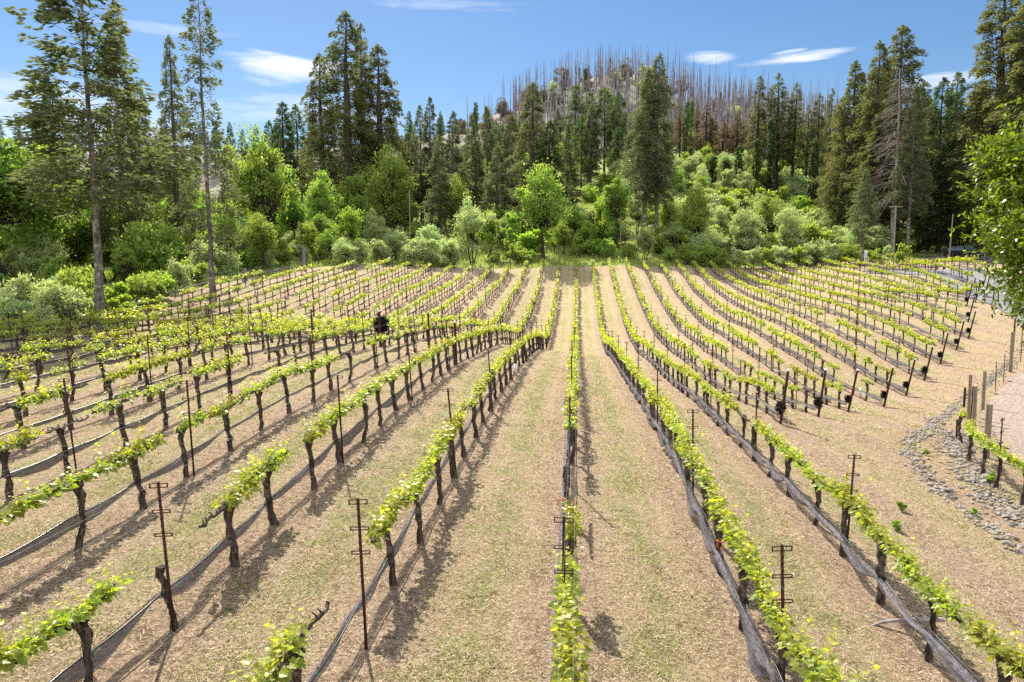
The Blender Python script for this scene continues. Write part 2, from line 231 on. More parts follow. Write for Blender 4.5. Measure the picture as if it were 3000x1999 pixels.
M = dict(
 vleaf=leafmat('vine_leaf', (.20, .26, .05), (.55, .53, .10), .5, .4, .4, (1.6, 1.6, .4), .2),
 vbark=barkmat('vine_bark', (.022, .015, .011), (.10, .075, .058), 26, .2, .95, 1., (.16, .13, .11)),
 rust=barkmat('rusty_steel', (.035, .014, .010), (.075, .028, .018), 30, .5, .8, .3),
 hose=plain('black_hose', (.012, .012, .014), .28, 0, .6),
 net=netmat(),
 netb=plain('bundled_netting', (.012, .012, .013), .8, 0, .2),
 wire=plain('steel_wire', (.30, .30, .30), .6, .0, .3),
 tie=plain('teal_tie', (.02, .25, .22), .5), orange=plain('orange_tape', (.6, .12, .02), .5),
 white=plain('white_carton', (.75, .75, .78), .5, c1=(.6, .62, .66), scale=3.),
 wood=barkmat('weathered_post_wood', (.16, .13, .09), (.30, .25, .18), 18, .06, .9, .4),
 pole=barkmat('pole_wood', (.20, .17, .14), (.30, .27, .23), 10, .05, .9, .3),
 rock=barkmat('field_stone', (.15, .14, .125), (.36, .33, .29), 7, 1., .9, .6, (.26, .19, .13)),
 firbark=barkmat('fir_bark', (.07, .055, .045), (.20, .17, .15), 5, .25, .95, .8, (.30, .28, .26)),
 redbark=barkmat('redwood_bark', (.05, .036, .03), (.15, .11, .095), 5, .12, .95, .8),
 darkbark=barkmat('dark_bark', (.018, .014, .012), (.06, .045, .036), 6, .25, .95, .8),
 snag=barkmat('burnt_bark', (.12, .10, .105), (.30, .26, .28), .8, .2, .95, .4, (.42, .38, .40)),
 deadw=barkmat('dead_grey_wood', (.20, .17, .15), (.38, .34, .31), 5, .2, .9, .3),
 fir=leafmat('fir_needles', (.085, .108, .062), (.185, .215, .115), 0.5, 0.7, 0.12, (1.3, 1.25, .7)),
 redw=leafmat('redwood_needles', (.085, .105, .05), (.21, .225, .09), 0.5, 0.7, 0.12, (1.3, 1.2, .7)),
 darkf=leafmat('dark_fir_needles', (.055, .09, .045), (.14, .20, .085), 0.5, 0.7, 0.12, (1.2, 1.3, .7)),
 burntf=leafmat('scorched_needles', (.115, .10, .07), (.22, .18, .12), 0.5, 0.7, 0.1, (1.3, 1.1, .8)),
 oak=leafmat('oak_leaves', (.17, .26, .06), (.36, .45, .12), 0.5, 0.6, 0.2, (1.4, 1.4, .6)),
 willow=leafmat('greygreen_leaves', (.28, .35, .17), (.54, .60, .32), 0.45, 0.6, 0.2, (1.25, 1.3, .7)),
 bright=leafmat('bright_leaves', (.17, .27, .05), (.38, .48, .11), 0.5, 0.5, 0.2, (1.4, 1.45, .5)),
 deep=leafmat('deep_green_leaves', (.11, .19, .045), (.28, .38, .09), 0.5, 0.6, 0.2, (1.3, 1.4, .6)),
 near=leafmat('glossy_oak_leaves', (.06, .13, .015), (.26, .36, .04), 0.45, 0.35, 0.4, (1.4, 1.45, .5)),
 twig=leafmat('dead_twigs', (.17, .14, .12), (.34, .30, .27), .1, .8, .1),
)
# ------------------------------------------------------------------ vineyard plan
SP = 2.4; VS = 1.524
Y0 = {3: 25.2, 4: 28.5, 5: 31.8, 6: 33.9, 7: 37.0, 8: 40.2, 9: 43.4, 10: 46.3, 11: 49.5, 12: 54.1, 13: 58.9, 14: 62.1, 15: 65.2, 16: 69.8, 17: 72.5, 18: 77.}
Y1 = {-13: 66, -12: 75, -11: 82, -10: 87, -9: 89.5, -8: 90.6, -7: 92.6, -6: 93.3, -5: 97.8, -4: 98.5}
def row_ends(k): return Y0.get(k, max(4.2, abs(k*SP)*1.0-2)), Y1.get(k, 100.6)
ROWS = list(range(-13, 19))
def field_mask(x, y):
    """1 inside the vineyard and its dry grass verge"""
    le = np.interp(y, [0, 30, 60, 75, 87, 95, 101, 104], [-34, -34.5, -34.5, -32.5, -29, -22, -14, 60])
    re = np.interp(y, [0, 20, 40, 50, 60, 70, 80, 90, 104], [15, 18, 34, 40, 44, 48, 50, 55, 60])
    a = np.clip((x-le)/1.2+.5, 0, 1)*np.clip((re+14-x)/2+.5, 0, 1)*np.clip((103.5+np.clip((x-20)*.1, 0, 6)-y)/1.0+.5, 0, 1)
    return a
# ------------------------------------------------------------------ ground
def axis(lo, hi, step, far, gr=1.13):
    a = list(np.arange(lo, hi+1e-6, step)); s = step
    while a[-1] < far: s *= gr; a.append(a[-1]+s)
    s = step
    while a[0] > -far: s *= gr; a.insert(0, a[0]-s)
    return np.array(a)
gx = axis(-40, 62, .5, 2600); gy = axis(2, 125, .5, 2600)
XX, YY = np.meshgrid(gx, gy); ZZ = hz(XX, YY)
from mathutils import noise as mn
def micro(x, y):
    out = np.empty(x.shape)
    for i, (a, b) in enumerate(zip(x.ravel(), y.ravel())):
        out.flat[i] = .045*mn.noise((a*.7, b*.7, 0)) + .02*mn.noise((a*2.3, b*2.3, 5))
    return out
sel = (np.abs(XX-11) < 55) & (YY < 130) & (YY > 0)
ZZ[sel] += micro(XX[sel], YY[sel])
r_ = np.hypot(XX, YY); far_ = (r_ > 140)
ZZ[far_] += np.array([6*mn.noise((a*.02, b*.02, 3))+2.5*mn.noise((a*.06, b*.06, 9)) for a, b in zip(XX[far_], YY[far_])])*np.clip((r_[far_]-140)/120, 0, 1)
def alley_mask(x, y):
    k = x/2.4; lo = np.interp(k, sorted(Y0), [Y0[q] for q in sorted(Y0)], left=-50); lo = np.where(k < 2.6, np.where(k > 2.35, 25, -50), lo-2)
    return np.clip((y-lo)/1.5+.5, 0, 1)*np.clip((19-k)/.3, 0, 1)
g = G(); ny, nx = XX.shape
idx = np.arange(ny*nx).reshape(ny, nx)
g.add(np.stack([XX, YY, ZZ], -1).reshape(-1, 3), np.stack([idx[:-1, :-1], idx[:-1, 1:], idx[1:, 1:], idx[1:, :-1]], -1).reshape(-1, 4), field_mask(XX, YY).ravel())
def groundmat():
    m, t, o = newmat('ground_soil_and_grass')
    gp = nd(t, 'ShaderNodeNewGeometry'); P = gp.outputs['Position']; s = nd(t, 'ShaderNodeSeparateXYZ'); t.links.new(P, s.inputs[0])
    fa = nd(t, 'ShaderNodeAttribute', attribute_name='v')
    n1 = noise(t, P, .22, 3, .5); n2 = noise(t, P, 1.3, 5, .65); n3 = noise(t, P, 9, 6, .75, .3); n4 = noise(t, P, 30, 3, .8); n7 = noise(t, P, 13, 3, .7, .8)
    mp = nd(t, 'ShaderNodeMapping', i={'Rotation': (0, 0, .5), 'Scale': (1, 4, 1)}); t.links.new(P, mp.inputs[0]); n5 = noise(t, mp.outputs[0], 16, 5, .8, 1.2)
    # distance from the nearest row line: 0 at the vines, 1.2 in mid alley
    xw = mth(t, 'ADD', s.outputs[0], mth(t, 'MULTIPLY', mth(t, 'SUBTRACT', n1, .5), .5))
    xw = mth(t, 'ADD', xw, mth(t, 'MULTIPLY', mth(t, 'SUBTRACT', n2, .5), .6))
    d = mth(t, 'PINGPONG', xw, 1.2)
    soil = mixc(t, smooth(t, n3, .3, .7), (.25, .165, .105), (.56, .41, .285))
    straw = mixc(t, smooth(t, n5, .3, .68), (.22, .155, .08), (.64, .50, .30))
    lush = mixc(t, smooth(t, n3, .3, .7), (.13, .15, .04), (.40, .41, .14))
    strawf = mth(t, 'MULTIPLY', smooth(t, mth(t, 'ADD', d, mth(t, 'MULTIPLY', mth(t, 'SUBTRACT', n3, .5), 1.1)), .28, .62), 1.)
    c = mixc(t, mth(t, 'MULTIPLY', strawf, .88), soil, straw)
    gf = smooth(t, mth(t, 'ADD', d, mth(t, 'ADD', mth(t, 'MULTIPLY', mth(t, 'SUBTRACT', n2, .5), 2.6), mth(t, 'ADD', mth(t, 'MULTIPLY', mth(t, 'SUBTRACT', n3, .5), 1.6), mth(t, 'MULTIPLY', mth(t, 'SUBTRACT', n1, .5), 1.2)))), .80, 1.25)
    al = nd(t, 'ShaderNodeAttribute', attribute_name='alley'); gf = mth(t, 'MULTIPLY', gf, mth(t, 'MULTIPLY_ADD', al.outputs['Fac'], .85, .15))
    c = mixc(t, mth(t, 'MULTIPLY', gf, .85), c, lush)
    c = mixc(t, mth(t, 'MULTIPLY', smooth(t, n2, .56, .75), .6), c, (.44, .31, .21))
    n6 = noise(t, P, 3.2, 6, .75, .5, 0); c = mixc(t, mth(t, 'MULTIPLY', smooth(t, n6, .54, .66), .65), c, (.15, .09, .048))
    c = mixc(t, mth(t, 'MULTIPLY', smooth(t, n6, .42, .30), .4), c, (.62, .46, .30))
    wh = mth(t, 'SUBTRACT', 1.0, mth(t, 'MULTIPLY', mth(t, 'ABSOLUTE', mth(t, 'SUBTRACT', d, .62)), 6.0), clamp=True); c = mixc(t, mth(t, 'MULTIPLY', wh, mth(t, 'MULTIPLY', smooth(t, n1, .42, .62), .5)), c, (.52, .39, .27))
    spk = mth(t, 'MULTIPLY', smooth(t, n4, .54, .62), .72); c = mixc(t, spk, c, (.07, .042, .022))
    spl = mth(t, 'MULTIPLY', smooth(t, n4, .44, .37), .75); c = mixc(t, spl, c, (.86, .70, .50))
    c = mixc(t, mth(t, 'MULTIPLY', smooth(t, n7, .57, .66), .55), c, (.12, .075, .04)); c = mixc(t, mth(t, 'MULTIPLY', smooth(t, n7, .42, .34), .4), c, (.78, .62, .43))
    far = nd(t, 'ShaderNodeVectorMath', operation='LENGTH'); t.links.new(P, far.inputs[0])
    grass = mixc(t, smooth(t, n2, .35, .65), (.15, .21, .045), (.36, .39, .12))
    grass = mixc(t, mth(t, 'MULTIPLY', smooth(t, n1, .5, .7), .55), grass, (.36, .32, .16))
    grass = mixc(t, mth(t, 'MULTIPLY', smooth(t, n3, .55, .75), .5), grass, (.09, .12, .035))
    grass = mixc(t, mth(t, 'MULTIPLY', smooth(t, far.outputs['Value'], 200, 290), .85), grass, mixc(t, n1, (.17, .145, .13), (.30, .26, .245)))
    fm = smooth(t, mth(t, 'ADD', fa.outputs['Fac'], mth(t, 'MULTIPLY', mth(t, 'SUBTRACT', n2, .5), .8)), .35, .65)
    c = mixc(t, fm, grass, c)
    p = nd(t, 'ShaderNodeBsdfPrincipled', i={'Roughness': .95, 'Specular IOR Level': .1}); t.links.new(c, p.inputs['Base Color'])
    hh = mth(t, 'ADD', mth(t, 'MULTIPLY', n3, 1.), mth(t, 'ADD', mth(t, 'MULTIPLY', n4, .45), mth(t, 'MULTIPLY', n5, .5)))
    b = nd(t, 'ShaderNodeBump', i={'Strength': 1.0, 'Distance': .10}); t.links.new(hh, b.inputs['Height']); t.links.new(b.outputs[0], p.inputs['Normal'])
    t.links.new(p.outputs[0], o.inputs[0]); return m
gme = g.mesh('ground', groundmat(), True); at_ = gme.attributes.new('alley', 'FLOAT', 'POINT'); at_.data.foreach_set('value', alley_mask(XX, YY).ravel())
tag(link('ground', gme), kind='structure')
def ribbon(name, pts, width, mat, lift=.03, taper=None):
    """a strip of road or path laid over the ground"""
    pts = np.array(pts, float); dd = np.r_[0, np.cumsum(np.linalg.norm(np.diff(pts, axis=0), axis=1))]
    s = np.arange(0, dd[-1], .6); px = np.interp(s, dd, pts[:, 0]); py = np.interp(s, dd, pts[:, 1])
    k = np.ones(9)/9; px = np.convolve(np.pad(px, 4, 'edge'), k, 'valid'); py = np.convolve(np.pad(py, 4, 'edge'), k, 'valid')
    tx, ty = np.gradient(px), np.gradient(py); l = np.hypot(tx, ty); nx_, ny_ = -ty/l, tx/l
    u = np.linspace(-.5, .5, 9); X = px[:, None]+nx_[:, None]*u*width; Y = py[:, None]+ny_[:, None]*u*width
    Z = hz(X, Y)+micro(X, Y)*(Y < 130)+lift+.05*(1-(2*u)**2)[None]
    g = G(); i = np.arange(X.size).reshape(X.shape)
    g.add(np.stack([X, Y, Z], -1).reshape(-1, 3), np.stack([i[:-1, :-1], i[:-1, 1:], i[1:, 1:], i[1:, :-1]], -1).reshape(-1, 4))
    return tag(link(name, g.mesh(name, mat, True)), kind='structure')
asph = plain('worn_asphalt', (.13, .125, .13), .85, c1=(.19, .185, .19), scale=1.2)
ribbon('road', [at(2560, 97), at(2680, 92), at(2780, 87), at(2880, 80), at(2960, 72), at(3060, 64), at(3200, 55)], 4.2, asph, .06)
ribbon('road', [at(3000, 108), at(2880, 112), at(2800, 118), at(2735, 124), at(2725, 133), at(2760, 145), at(2830, 158), at(2900, 175)], 5., asph, .10)
ribbon('road', [at(-300, 112), at(-50, 118), at(70, 125)], 4.5, plain('pale_gravel_road', (.34, .32, .31), .9, c1=(.42, .40, .38), scale=3.), .10)
# gravel pad with its pale edge, right of the stone ditch
def poly_sheet(name, pxs, mat, lift, n=60):
    pts = np.array([hit(*p) for p in pxs]); lo, hi = pts.min(0), pts.max(0)
    xs = np.arange(lo[0], hi[0]+.3, .3); ys = np.arange(lo[1], hi[1]+.3, .3); X, Y = np.meshgrid(xs, ys)
    ins = np.zeros(X.shape, bool); j = len(pts)-1
    for i in range(len(pts)):
        (xi, yi), (xj, yj) = pts[i], pts[j]
        c = ((yi > Y) != (yj > Y)) & (X < (xj-xi)*(Y-yi)/(yj-yi+1e-9)+xi); ins ^= c; j = i
    idx = np.arange(X.size).reshape(X.shape); ok = ins[:-1, :-1] & ins[1:, :-1] & ins[:-1, 1:] & ins[1:, 1:]
    F = np.stack([idx[:-1, :-1], idx[:-1, 1:], idx[1:, 1:], idx[1:, :-1]], -1)[ok]
    g = G(); g.add(np.stack([X, Y, hz(X, Y)+micro(X, Y)+lift], -1).reshape(-1, 3), F)
    return link(name, g.mesh(name, mat, True))
gm = plain('gravel', (.17, .13, .105), .95, c1=(.34, .265, .21), scale=9.)
tag(poly_sheet('path', [(2862, 1215), (2905, 1150), (2960, 1105), (2999, 1085), (3180, 1080), (3300, 1500), (3060, 1440), (2960, 1370), (2900, 1300)], gm, .11), kind='structure')
# ------------------------------------------------------------------ dry grass clippings and green tufts
def clippings(n, xr, yr, L, W, seed, tuft=False):
    rs = np.random.RandomState(seed)
    u = rs.rand(n); y = yr[0]*(yr[1]/yr[0])**u; x = .1+(rs.rand(n)*1.7-.93)*(y+1.5)
    d = np.abs((x+1.2*0) % 2.4-0); d = np.minimum(d, 2.4-d)
    m = field_mask(x, y); keep = m > .5
    pn = np.array([mn.noise((a*.9, b*.9, 2)) for a, b in zip(x, y)])
    p5 = np.array([mn.noise((a*4., b*4., 7)) for a, b in zip(x, y)])
    if tuft: keep &= (d*.8+pn*1.3+p5*.9+rs.uniform(-.15, .15, n) > .80)
    else: keep &= (rs.rand(n) < .25+d*.45+pn*1.2)
    x, y, d, pn = x[keep], y[keep], d[keep], pn[keep]; n = len(x)
    z = hz(x, y)+micro(x, y)
    a = rs.uniform(0, 2*pi, n); e = rs.uniform(.0, .45, n)+(rs.uniform(.5, 1., n) if tuft else 0)
    sc_ = np.clip(y/14, .75, 2.2); Ls = L*rs.uniform(.5, 1.4, n)*sc_**.5; Ws = W*sc_
    u3 = np.stack([np.cos(a)*np.cos(e), np.sin(a)*np.cos(e), np.sin(e)], 1); c = np.stack([x, y, z+.004], 1)
    s = unit(np.cross(u3, unit(rs.normal(size=(n, 3))*.5+[0, 0, 1])))*Ws[:, None]
    V = np.stack([c-s, c+s, c+u3*Ls[:, None]], 1).reshape(-1, 3); g = G()
    v = np.clip(rs.rand(n)**(1 if tuft else .8), 0, 1)
    g.add(V, np.arange(3*n).reshape(-1, 3), np.repeat(v, 3)); return g
strawm = leafmat('dry_clippings', (.05, .03, .015), (.80, .64, .44), .2, .8, .1, (1.1, 1.05, .8), 0)
greenm = leafmat('short_green_grass', (.10, .15, .03), (.40, .42, .12), .4, .7, .15, (1.3, 1.35, .6), 0)
tag(link('grass_clippings', clippings(210000, None, (4.2, 48), .10, .006, 3).mesh('grass_clippings', strawm)), 'dry straw clippings lying over the bare alleys between the vines', 'clippings', kind='stuff')
tag(link('grass', clippings(190000, None, (4.2, 50), .06, .0055, 4, True).mesh('grass', greenm)), 'short green grass growing in the middle of the alleys', 'grass', kind='stuff')
# tall meadow grass and weeds beyond the vines
def meadow(n, seed):
    rs = np.random.RandomState(seed); px = rs.uniform(-100, 3100, n*3); d = rs.uniform(44, 175, n*3)
    P = np.array([at(a, b) for a, b in zip(px, d)]); m = field_mask(P[:, 0], P[:, 1]); nz = np.array([mn.noise((a*.12, b*.12, 1)) for a, b in P])
    P = P[(m < .3) & (nz > -.25)][:n]
    n = len(P); z = hz(P[:, 0], P[:, 1]); c = np.stack([P[:, 0], P[:, 1], z], 1); k = 5; c = np.repeat(c, k, 0)+rs.normal(size=(n*k, 3))*[.25, .25, 0]
    u = unit(rs.normal(size=(n*k, 3))*.45+[0, 0, 1]); g = G(); cards(g, c, u, rs.uniform(.25, .75, n*k), rs.uniform(.04, .09, n*k), rs.rand(n*k), rs=rs); return g
meadm = leafmat('meadow_grass', (.18, .26, .06), (.44, .47, .17), .4, .7, .15, (1.3, 1.35, .6), 0)
tag(link('meadow_grass', meadow(26000, 5).mesh('meadow_grass', meadm)), 'tall spring grass and weeds under the trees around the vineyard', 'grass', kind='stuff')
# ------------------------------------------------------------------ vines
def bezier_noise(p0, p1, n, amp, rs):
    t = np.linspace(0, 1, n)[:, None]; P = np.array(p0)*(1-t)+np.array(p1)*t
    P[1:-1] += rs.normal(size=(n-2, 3))*amp; return P
def trunk_mesh(seed, stump=False):
    rs = np.random.RandomState(seed); g = G(); n = 9; h = .9 if not stump else .8
    z = np.linspace(-.08, h, n); P = np.stack([np.cumsum(rs.normal(size=n)*.016), np.cumsum(rs.normal(size=n)*.022), z], 1); P -= P[0]*[1, 1, 0]; P[-1, :2] *= .6
    R = np.interp(z, [-.08, .02, .3, .7, h], [.070, .056, .044, .048, .072])*rs.uniform(.85, 1.15)*(1+rs.normal(size=n)*.12)
    capped(g, P, R, 9, 0, 0, .16)
    if not stump:                                        # gnarled head where the arms leave
        for s in (-1, 1): capped(g, [P[-1]-[0, 0, .03], P[-1]+[rs.normal()*.02, s*.06, .03], P[-1]+[rs.normal()*.02, s*.11, .05]], [.045, .04, .028], 7, 0, 0, .12)
    for i in range(26):                                  # shreds of peeling bark
        a = rs.uniform(0, 2*pi); zz = rs.uniform(.1, h); k = np.interp(zz, z, np.arange(n)); b = P[int(k)]; r = .045
        c = b*[1, 1, 0]+[cos(a)*r, sin(a)*r, zz]; V, F = tube([c, c+[cos(a)*.012, sin(a)*.012, -.05], c+[cos(a)*.03+rs.normal()*.01, sin(a)*.03, -.11]], [.005, .004, .001], 3); g.add(V, F, .5)
    return g.mesh('trunk', M['vbark'], True), P[-1]
def cordon_pts(side, seed, L=.76):
    rs = np.random.RandomState(seed); n = 9; t = np.linspace(0, 1, n)
    P = np.stack([rs.normal(size=n)*.012, side*t*L, .93+.03*np.minimum(t*4, 1)+rs.normal(size=n)*.012], 1); P[0, 2] = .9; P[0, 0] = 0; return P
def cordon_mesh(side, seed, L=.76):
    g = G(); P = cordon_pts(side, seed, L); R = np.linspace(.032, .018, len(P))*(1+np.random.RandomState(seed).normal(size=len(P))*.1)
    capped(g, P, R, 7, 0, 0, .14); rs = np.random.RandomState(seed+9)
    for y in np.arange(.1, L, .12):                      # spurs
        c = np.array([np.interp(y, np.abs(P[:, 1]), P[:, 0]), side*y, np.interp(y, np.abs(P[:, 1]), P[:, 2])])
        capped(g, [c, c+[rs.normal()*.015, rs.normal()*.01, .035], c+[rs.normal()*.025, rs.normal()*.02, .07]], [.013, .012, .007], 5, 0, 0, .1)
    return g.mesh('cordon', M['vbark'], True)
LOBE = np.array([(0, .05), (.22, -.22), (.50, -.05), (.42, .22), (.62, .48), (.30, .52), (.22, .72), (0, 1.02), (-.22, .72), (-.30, .52), (-.62, .48), (-.42, .22), (-.50, -.05), (-.22, -.22)])
def lobed(g, c, u, n, S, v, hi=True):
    """vine leaves with five lobes; c stem end, u towards the tip, n face normal"""
    N = len(c); s = unit(np.cross(u, n)); n = np.cross(s, u)
    if hi: T = np.vstack([[0, .32], LOBE]); m = len(LOBE); F0 = np.stack([np.zeros(m, int), np.arange(m)+1, (np.arange(m)+1) % m+1], 1); zc = np.r_[-.0, np.abs(LOBE[:, 0])*.22+(LOBE[:, 1]-.3)*-.12]
    else: T = np.array([(0, .3), (0, 0), (.5, .1), (.45, .6), (0, 1), (-.45, .6), (-.5, .1)]); F0 = np.array([(0, 1, 2), (0, 2, 3), (0, 3, 4), (0, 4, 5), (0, 5, 6), (0, 6, 1)]); zc = np.abs(T[:, 0])*.3
    V = c[:, None]+S[:, None, None]*(T[None, :, :1]*s[:, None]+T[None, :, 1:]*u[:, None]+zc[None, :, None]*n[:, None])
    F = (F0[None]+(np.arange(N)*len(T))[:, None, None]).reshape(-1, 3); g.add(V.reshape(-1, 3), F, np.repeat(v, len(T)), 0)
def foliage(seed, y0, y1, dens=1., hi=True, tall=1.):
    rs = np.random.RandomState(seed); g = G(); cs = []; us = []; ns = []; S = []; vv = []
    for y in np.arange(y0+.03, y1, .06/dens):
        for _ in range(rs.randint(1, 4)):
            L = (rs.uniform(.07, .26)+(.22*rs.rand() if rs.rand() < .18 else 0))*tall*min(1.35, max(.35, .85+1.3*mn.noise((y*3.3, seed, 0)))); tilt = np.clip(rs.normal()*.3, -.55, .55); ty = rs.normal()*.35
            b = np.array([rs.normal()*.02, y+rs.normal()*.03, .97]); dv = unit(np.array([tilt, ty, 1.])); k = max(3, int(L/.034))
            pts = b+dv*np.linspace(0, L, k)[:, None]+rs.normal(size=(k, 3))*.008; pts[:, 0] += np.linspace(0, 1, k)**2*tilt*.06
            if hi: V, F = tube(pts, np.linspace(.004, .0015, k), 3); g.add(V, F, .8, 0)
            for j in range(k):
                f = j/max(1, k-1); a = j*2.4+rs.uniform(-.6, .6)+rs.uniform(0, 6)*(j == 0); out = np.array([cos(a), sin(a)*.8, rs.uniform(-.25, .35)])
                cs.append(pts[j]+out*.03*(1-f*.6)); us.append(unit(out+[0, 0, -.25+f*.6])); ns.append(unit(np.array([out[0]*.35, out[1]*.35, .9])+rs.normal(size=3)*.45))
                S.append(rs.uniform(.042, .085)*(1-.55*f**2)); vv.append(np.clip(.12+.75*f**1.6+rs.normal()*.16, 0, 1))
    # low leaves round the arm
    n = int((y1-y0)*85*dens)
    for _ in range(n):
        a = rs.uniform(0, 2*pi); out = np.array([cos(a)*1.2, rs.normal()*.4, sin(a)*.7]); cs.append(np.array([0, rs.uniform(y0, y1), .99])+out*rs.uniform(.02, .11)); us.append(unit(out+[0, 0, -.3])); ns.append(unit(np.array([out[0]*.5, 0, .8])+rs.normal(size=3)*.5)); S.append(rs.uniform(.045, .085)); vv.append(np.clip(rs.normal()*.15+.15, 0, 1))
    lobed(g, np.array(cs), np.array(us), np.array(ns), np.array(S), np.array(vv), hi)
    return g
TRK = [trunk_mesh(s) for s in range(8)]; STUMP = trunk_mesh(77, True)[0]
COR = {s: [cordon_mesh(s, 30+i) for i in range(4)] for s in (-1, 1)}
FT = {'full': (-.76, .76), 'left': (-.76, .12), 'right': (-.12, .76), 'head': (-.28, .3), 'thin': (-.7, .7)}
FOL = {}
for q, hi in (('near', True), ('mid', False)):
    for nm_, (a, b) in FT.items():
        for i in range(6 if nm_ == 'full' else 2):
            FOL[q, nm_, i] = foliage(100+i*7+len(nm_), a, b, (1. if nm_ != 'thin' else .55)*(1 if hi else .75), hi, 1.).mesh('foliage', M['vleaf'])
# what each vine near the camera looks like, keyed by row and place in the row (0 stands at the first stake)
SPEC = {(0, -2): 'full', (0, -1): 'full', (0, 0): 'full', (0, 1): 'right0', (0, 2): 'none', (0, 3): 'bare', (0, 4): 'none', (0, 5): 'left', (0, 6): 'full', (0, 7): 'full', (0, 8): 'full',
        (-1, -2): 'full', (-1, -1): 'left', (-1, 0): 'none', (-1, 1): 'full', (-1, 2): 'full', (-1, 3): 'thin', (-1, 4): 'full', (-1, 5): 'thin',
        (-2, -1): 'full', (-2, 0): 'stump', (-2, 1): 'right', (-2, 2): 'full', (-2, 3): 'right', (-2, 4): 'full', (-2, 5): 'thin', (-2, 6): 'full',
        (1, -2): 'full', (1, -1): 'full', (1, 0): 'full', (1, 1): 'full', (1, 2): 'full', (1, 3): 'thin', (1, 4): 'full',
        (2, -2): 'full', (2, -1): 'full', (2, 0): 'full', (2, 1): 'full', (2, 2): 'full', (2, 3): 'full', (2, 4): 'thin', (2, 5): 'full', (2, 6): 'full', (2, 7): 'left', (2, 8): 'bare', (2, 9): 'full',
        (-3, 1): 'full', (-3, 2): 'full', (-3, 3): 'right', (-3, 4): 'full', (-4, 3): 'bare', (-4, 9): 'bare', (-4, 10): 'bare', (-3, 9): 'bare', (-3, 13): 'head', (-3, 14): 'head', (-4, 16): 'none', (-5, 17): 'head', (-3, 16): 'none'}
LEAN = {k: (.065 if k < 0 else 0.) for k in ROWS}
rowname = {0: 'centre row'}
for k in ROWS:
    if k: rowname[k] = '%s row %s of centre' % (ordinal(abs(k)), 'left' if k < 0 else 'right')
vines = []                                              # (row, index, x, y, kind)
for k in ROWS:
    a, b = row_ends(k); i0 = math.ceil((a-7.5)/VS)
    rr = random.Random(k*91+5)
    for i in range(i0, int((b-7.5)/VS)+1):
        y = 7.5+i*VS+rr.uniform(-.08, .08); x = k*SP+rr.uniform(-.04, .04)
        kind = rr.choices(['full', 'left', 'right', 'head', 'thin', 'bare', 'none'], [50, 11, 11, 7 if k > 0 else 4, 12, 4, 7])[0] if k > 2 or k < -2 else rr.choices(['full', 'left', 'right', 'thin', 'head', 'none'], [82, 4, 4, 6, 1, 3])[0]
        kind = SPEC.get((k, i), kind)
        if kind == 'none': continue
        vines.append((k, i, x, y, kind.rstrip('0')))
def in_view(x, y, z=.9):
    dx, dy, dz = x-CAM[0], y-CAM[1], h1(x, y)+z-CAM[2]
    f = dy*cos(YAW)-dx*sin(YAW); r = dx*cos(YAW)+dy*sin(YAW); fz = f*cos(PITCH)-dz*sin(PITCH); uz = dz*cos(PITCH)+f*sin(PITCH)
    return fz > .5 and abs(r/fz) < .86 and abs(uz/fz) < .68, math.hypot(dx, dy)
cand = [(in_view(v[2], v[3]), v) for v in vines]; cand = sorted([(d, v) for (ok, d), v in cand if ok])
near_v = [v for d, v in cand[:292]]; far_v = [v for d, v in cand[292:]]
def slope_y(x, y): return (h1(x, y+.8)-h1(x, y-.8))/1.6
KL = {'full': 'fully leafed vine', 'left': 'vine leafy towards the front', 'right': 'vine leafy towards the back', 'head': 'single-tufted vine', 'thin': 'sparsely leafed vine', 'bare': 'leafless vine', 'stump': 'dead armless trunk'}
near_v.sort(key=lambda v: (v[0], v[1])); cnt = {}
for k, i, x, y, kind in near_v:
    cnt[k] = cnt.get(k, 0)+1; rr = random.Random(k*1000+i); s = math.atan(slope_y(x, y)); d = math.hypot(x, y)
    lab = '%s, %s from front in the %s' % (KL[kind], ordinal(cnt[k]), rowname[k])
    root = empty('grape_vine', (x, y, h1(x, y)-.02), (0, -LEAN[k]+rr.gauss(0, .03), 0), rr.uniform(.97, 1.06))
    tag(root, lab, 'grapevine', 'grapevines on the wire trellises')
    if kind == 'stump': link('trunk', STUMP, root); continue
    link('trunk', TRK[rr.randrange(8)][0], root)
    for sd in (-1, 1):
        if kind in ('left', 'right') and (sd > 0) == (kind == 'left') and rr.random() < .5: continue
        if kind == 'head' : continue
        o = link('cordon', COR[sd][rr.randrange(4)], root, (0, 0, 0)); o.rotation_euler.x = s; o.location = (0, sin(s)*.93, .93-cos(s)*.93)
    if kind == 'bare': continue
    nv = 6 if kind == 'full' else 2
    f = link('foliage', FOL['near' if d < 15 else 'mid', kind, rr.randrange(nv)], root); f.rotation_euler = (s, 0, 0); f.location = (0, sin(s)*.93, .93-cos(s)*.93)
    fz = rr.uniform(1.0, 1.25)*(1.2 if k < -3 else 1); f.scale = (rr.choice((-1, 1))*rr.uniform(.95, 1.25)*(1.15 if k < -3 else 1), 1, fz); f.location.z += .96*(1-fz)*cos(s)
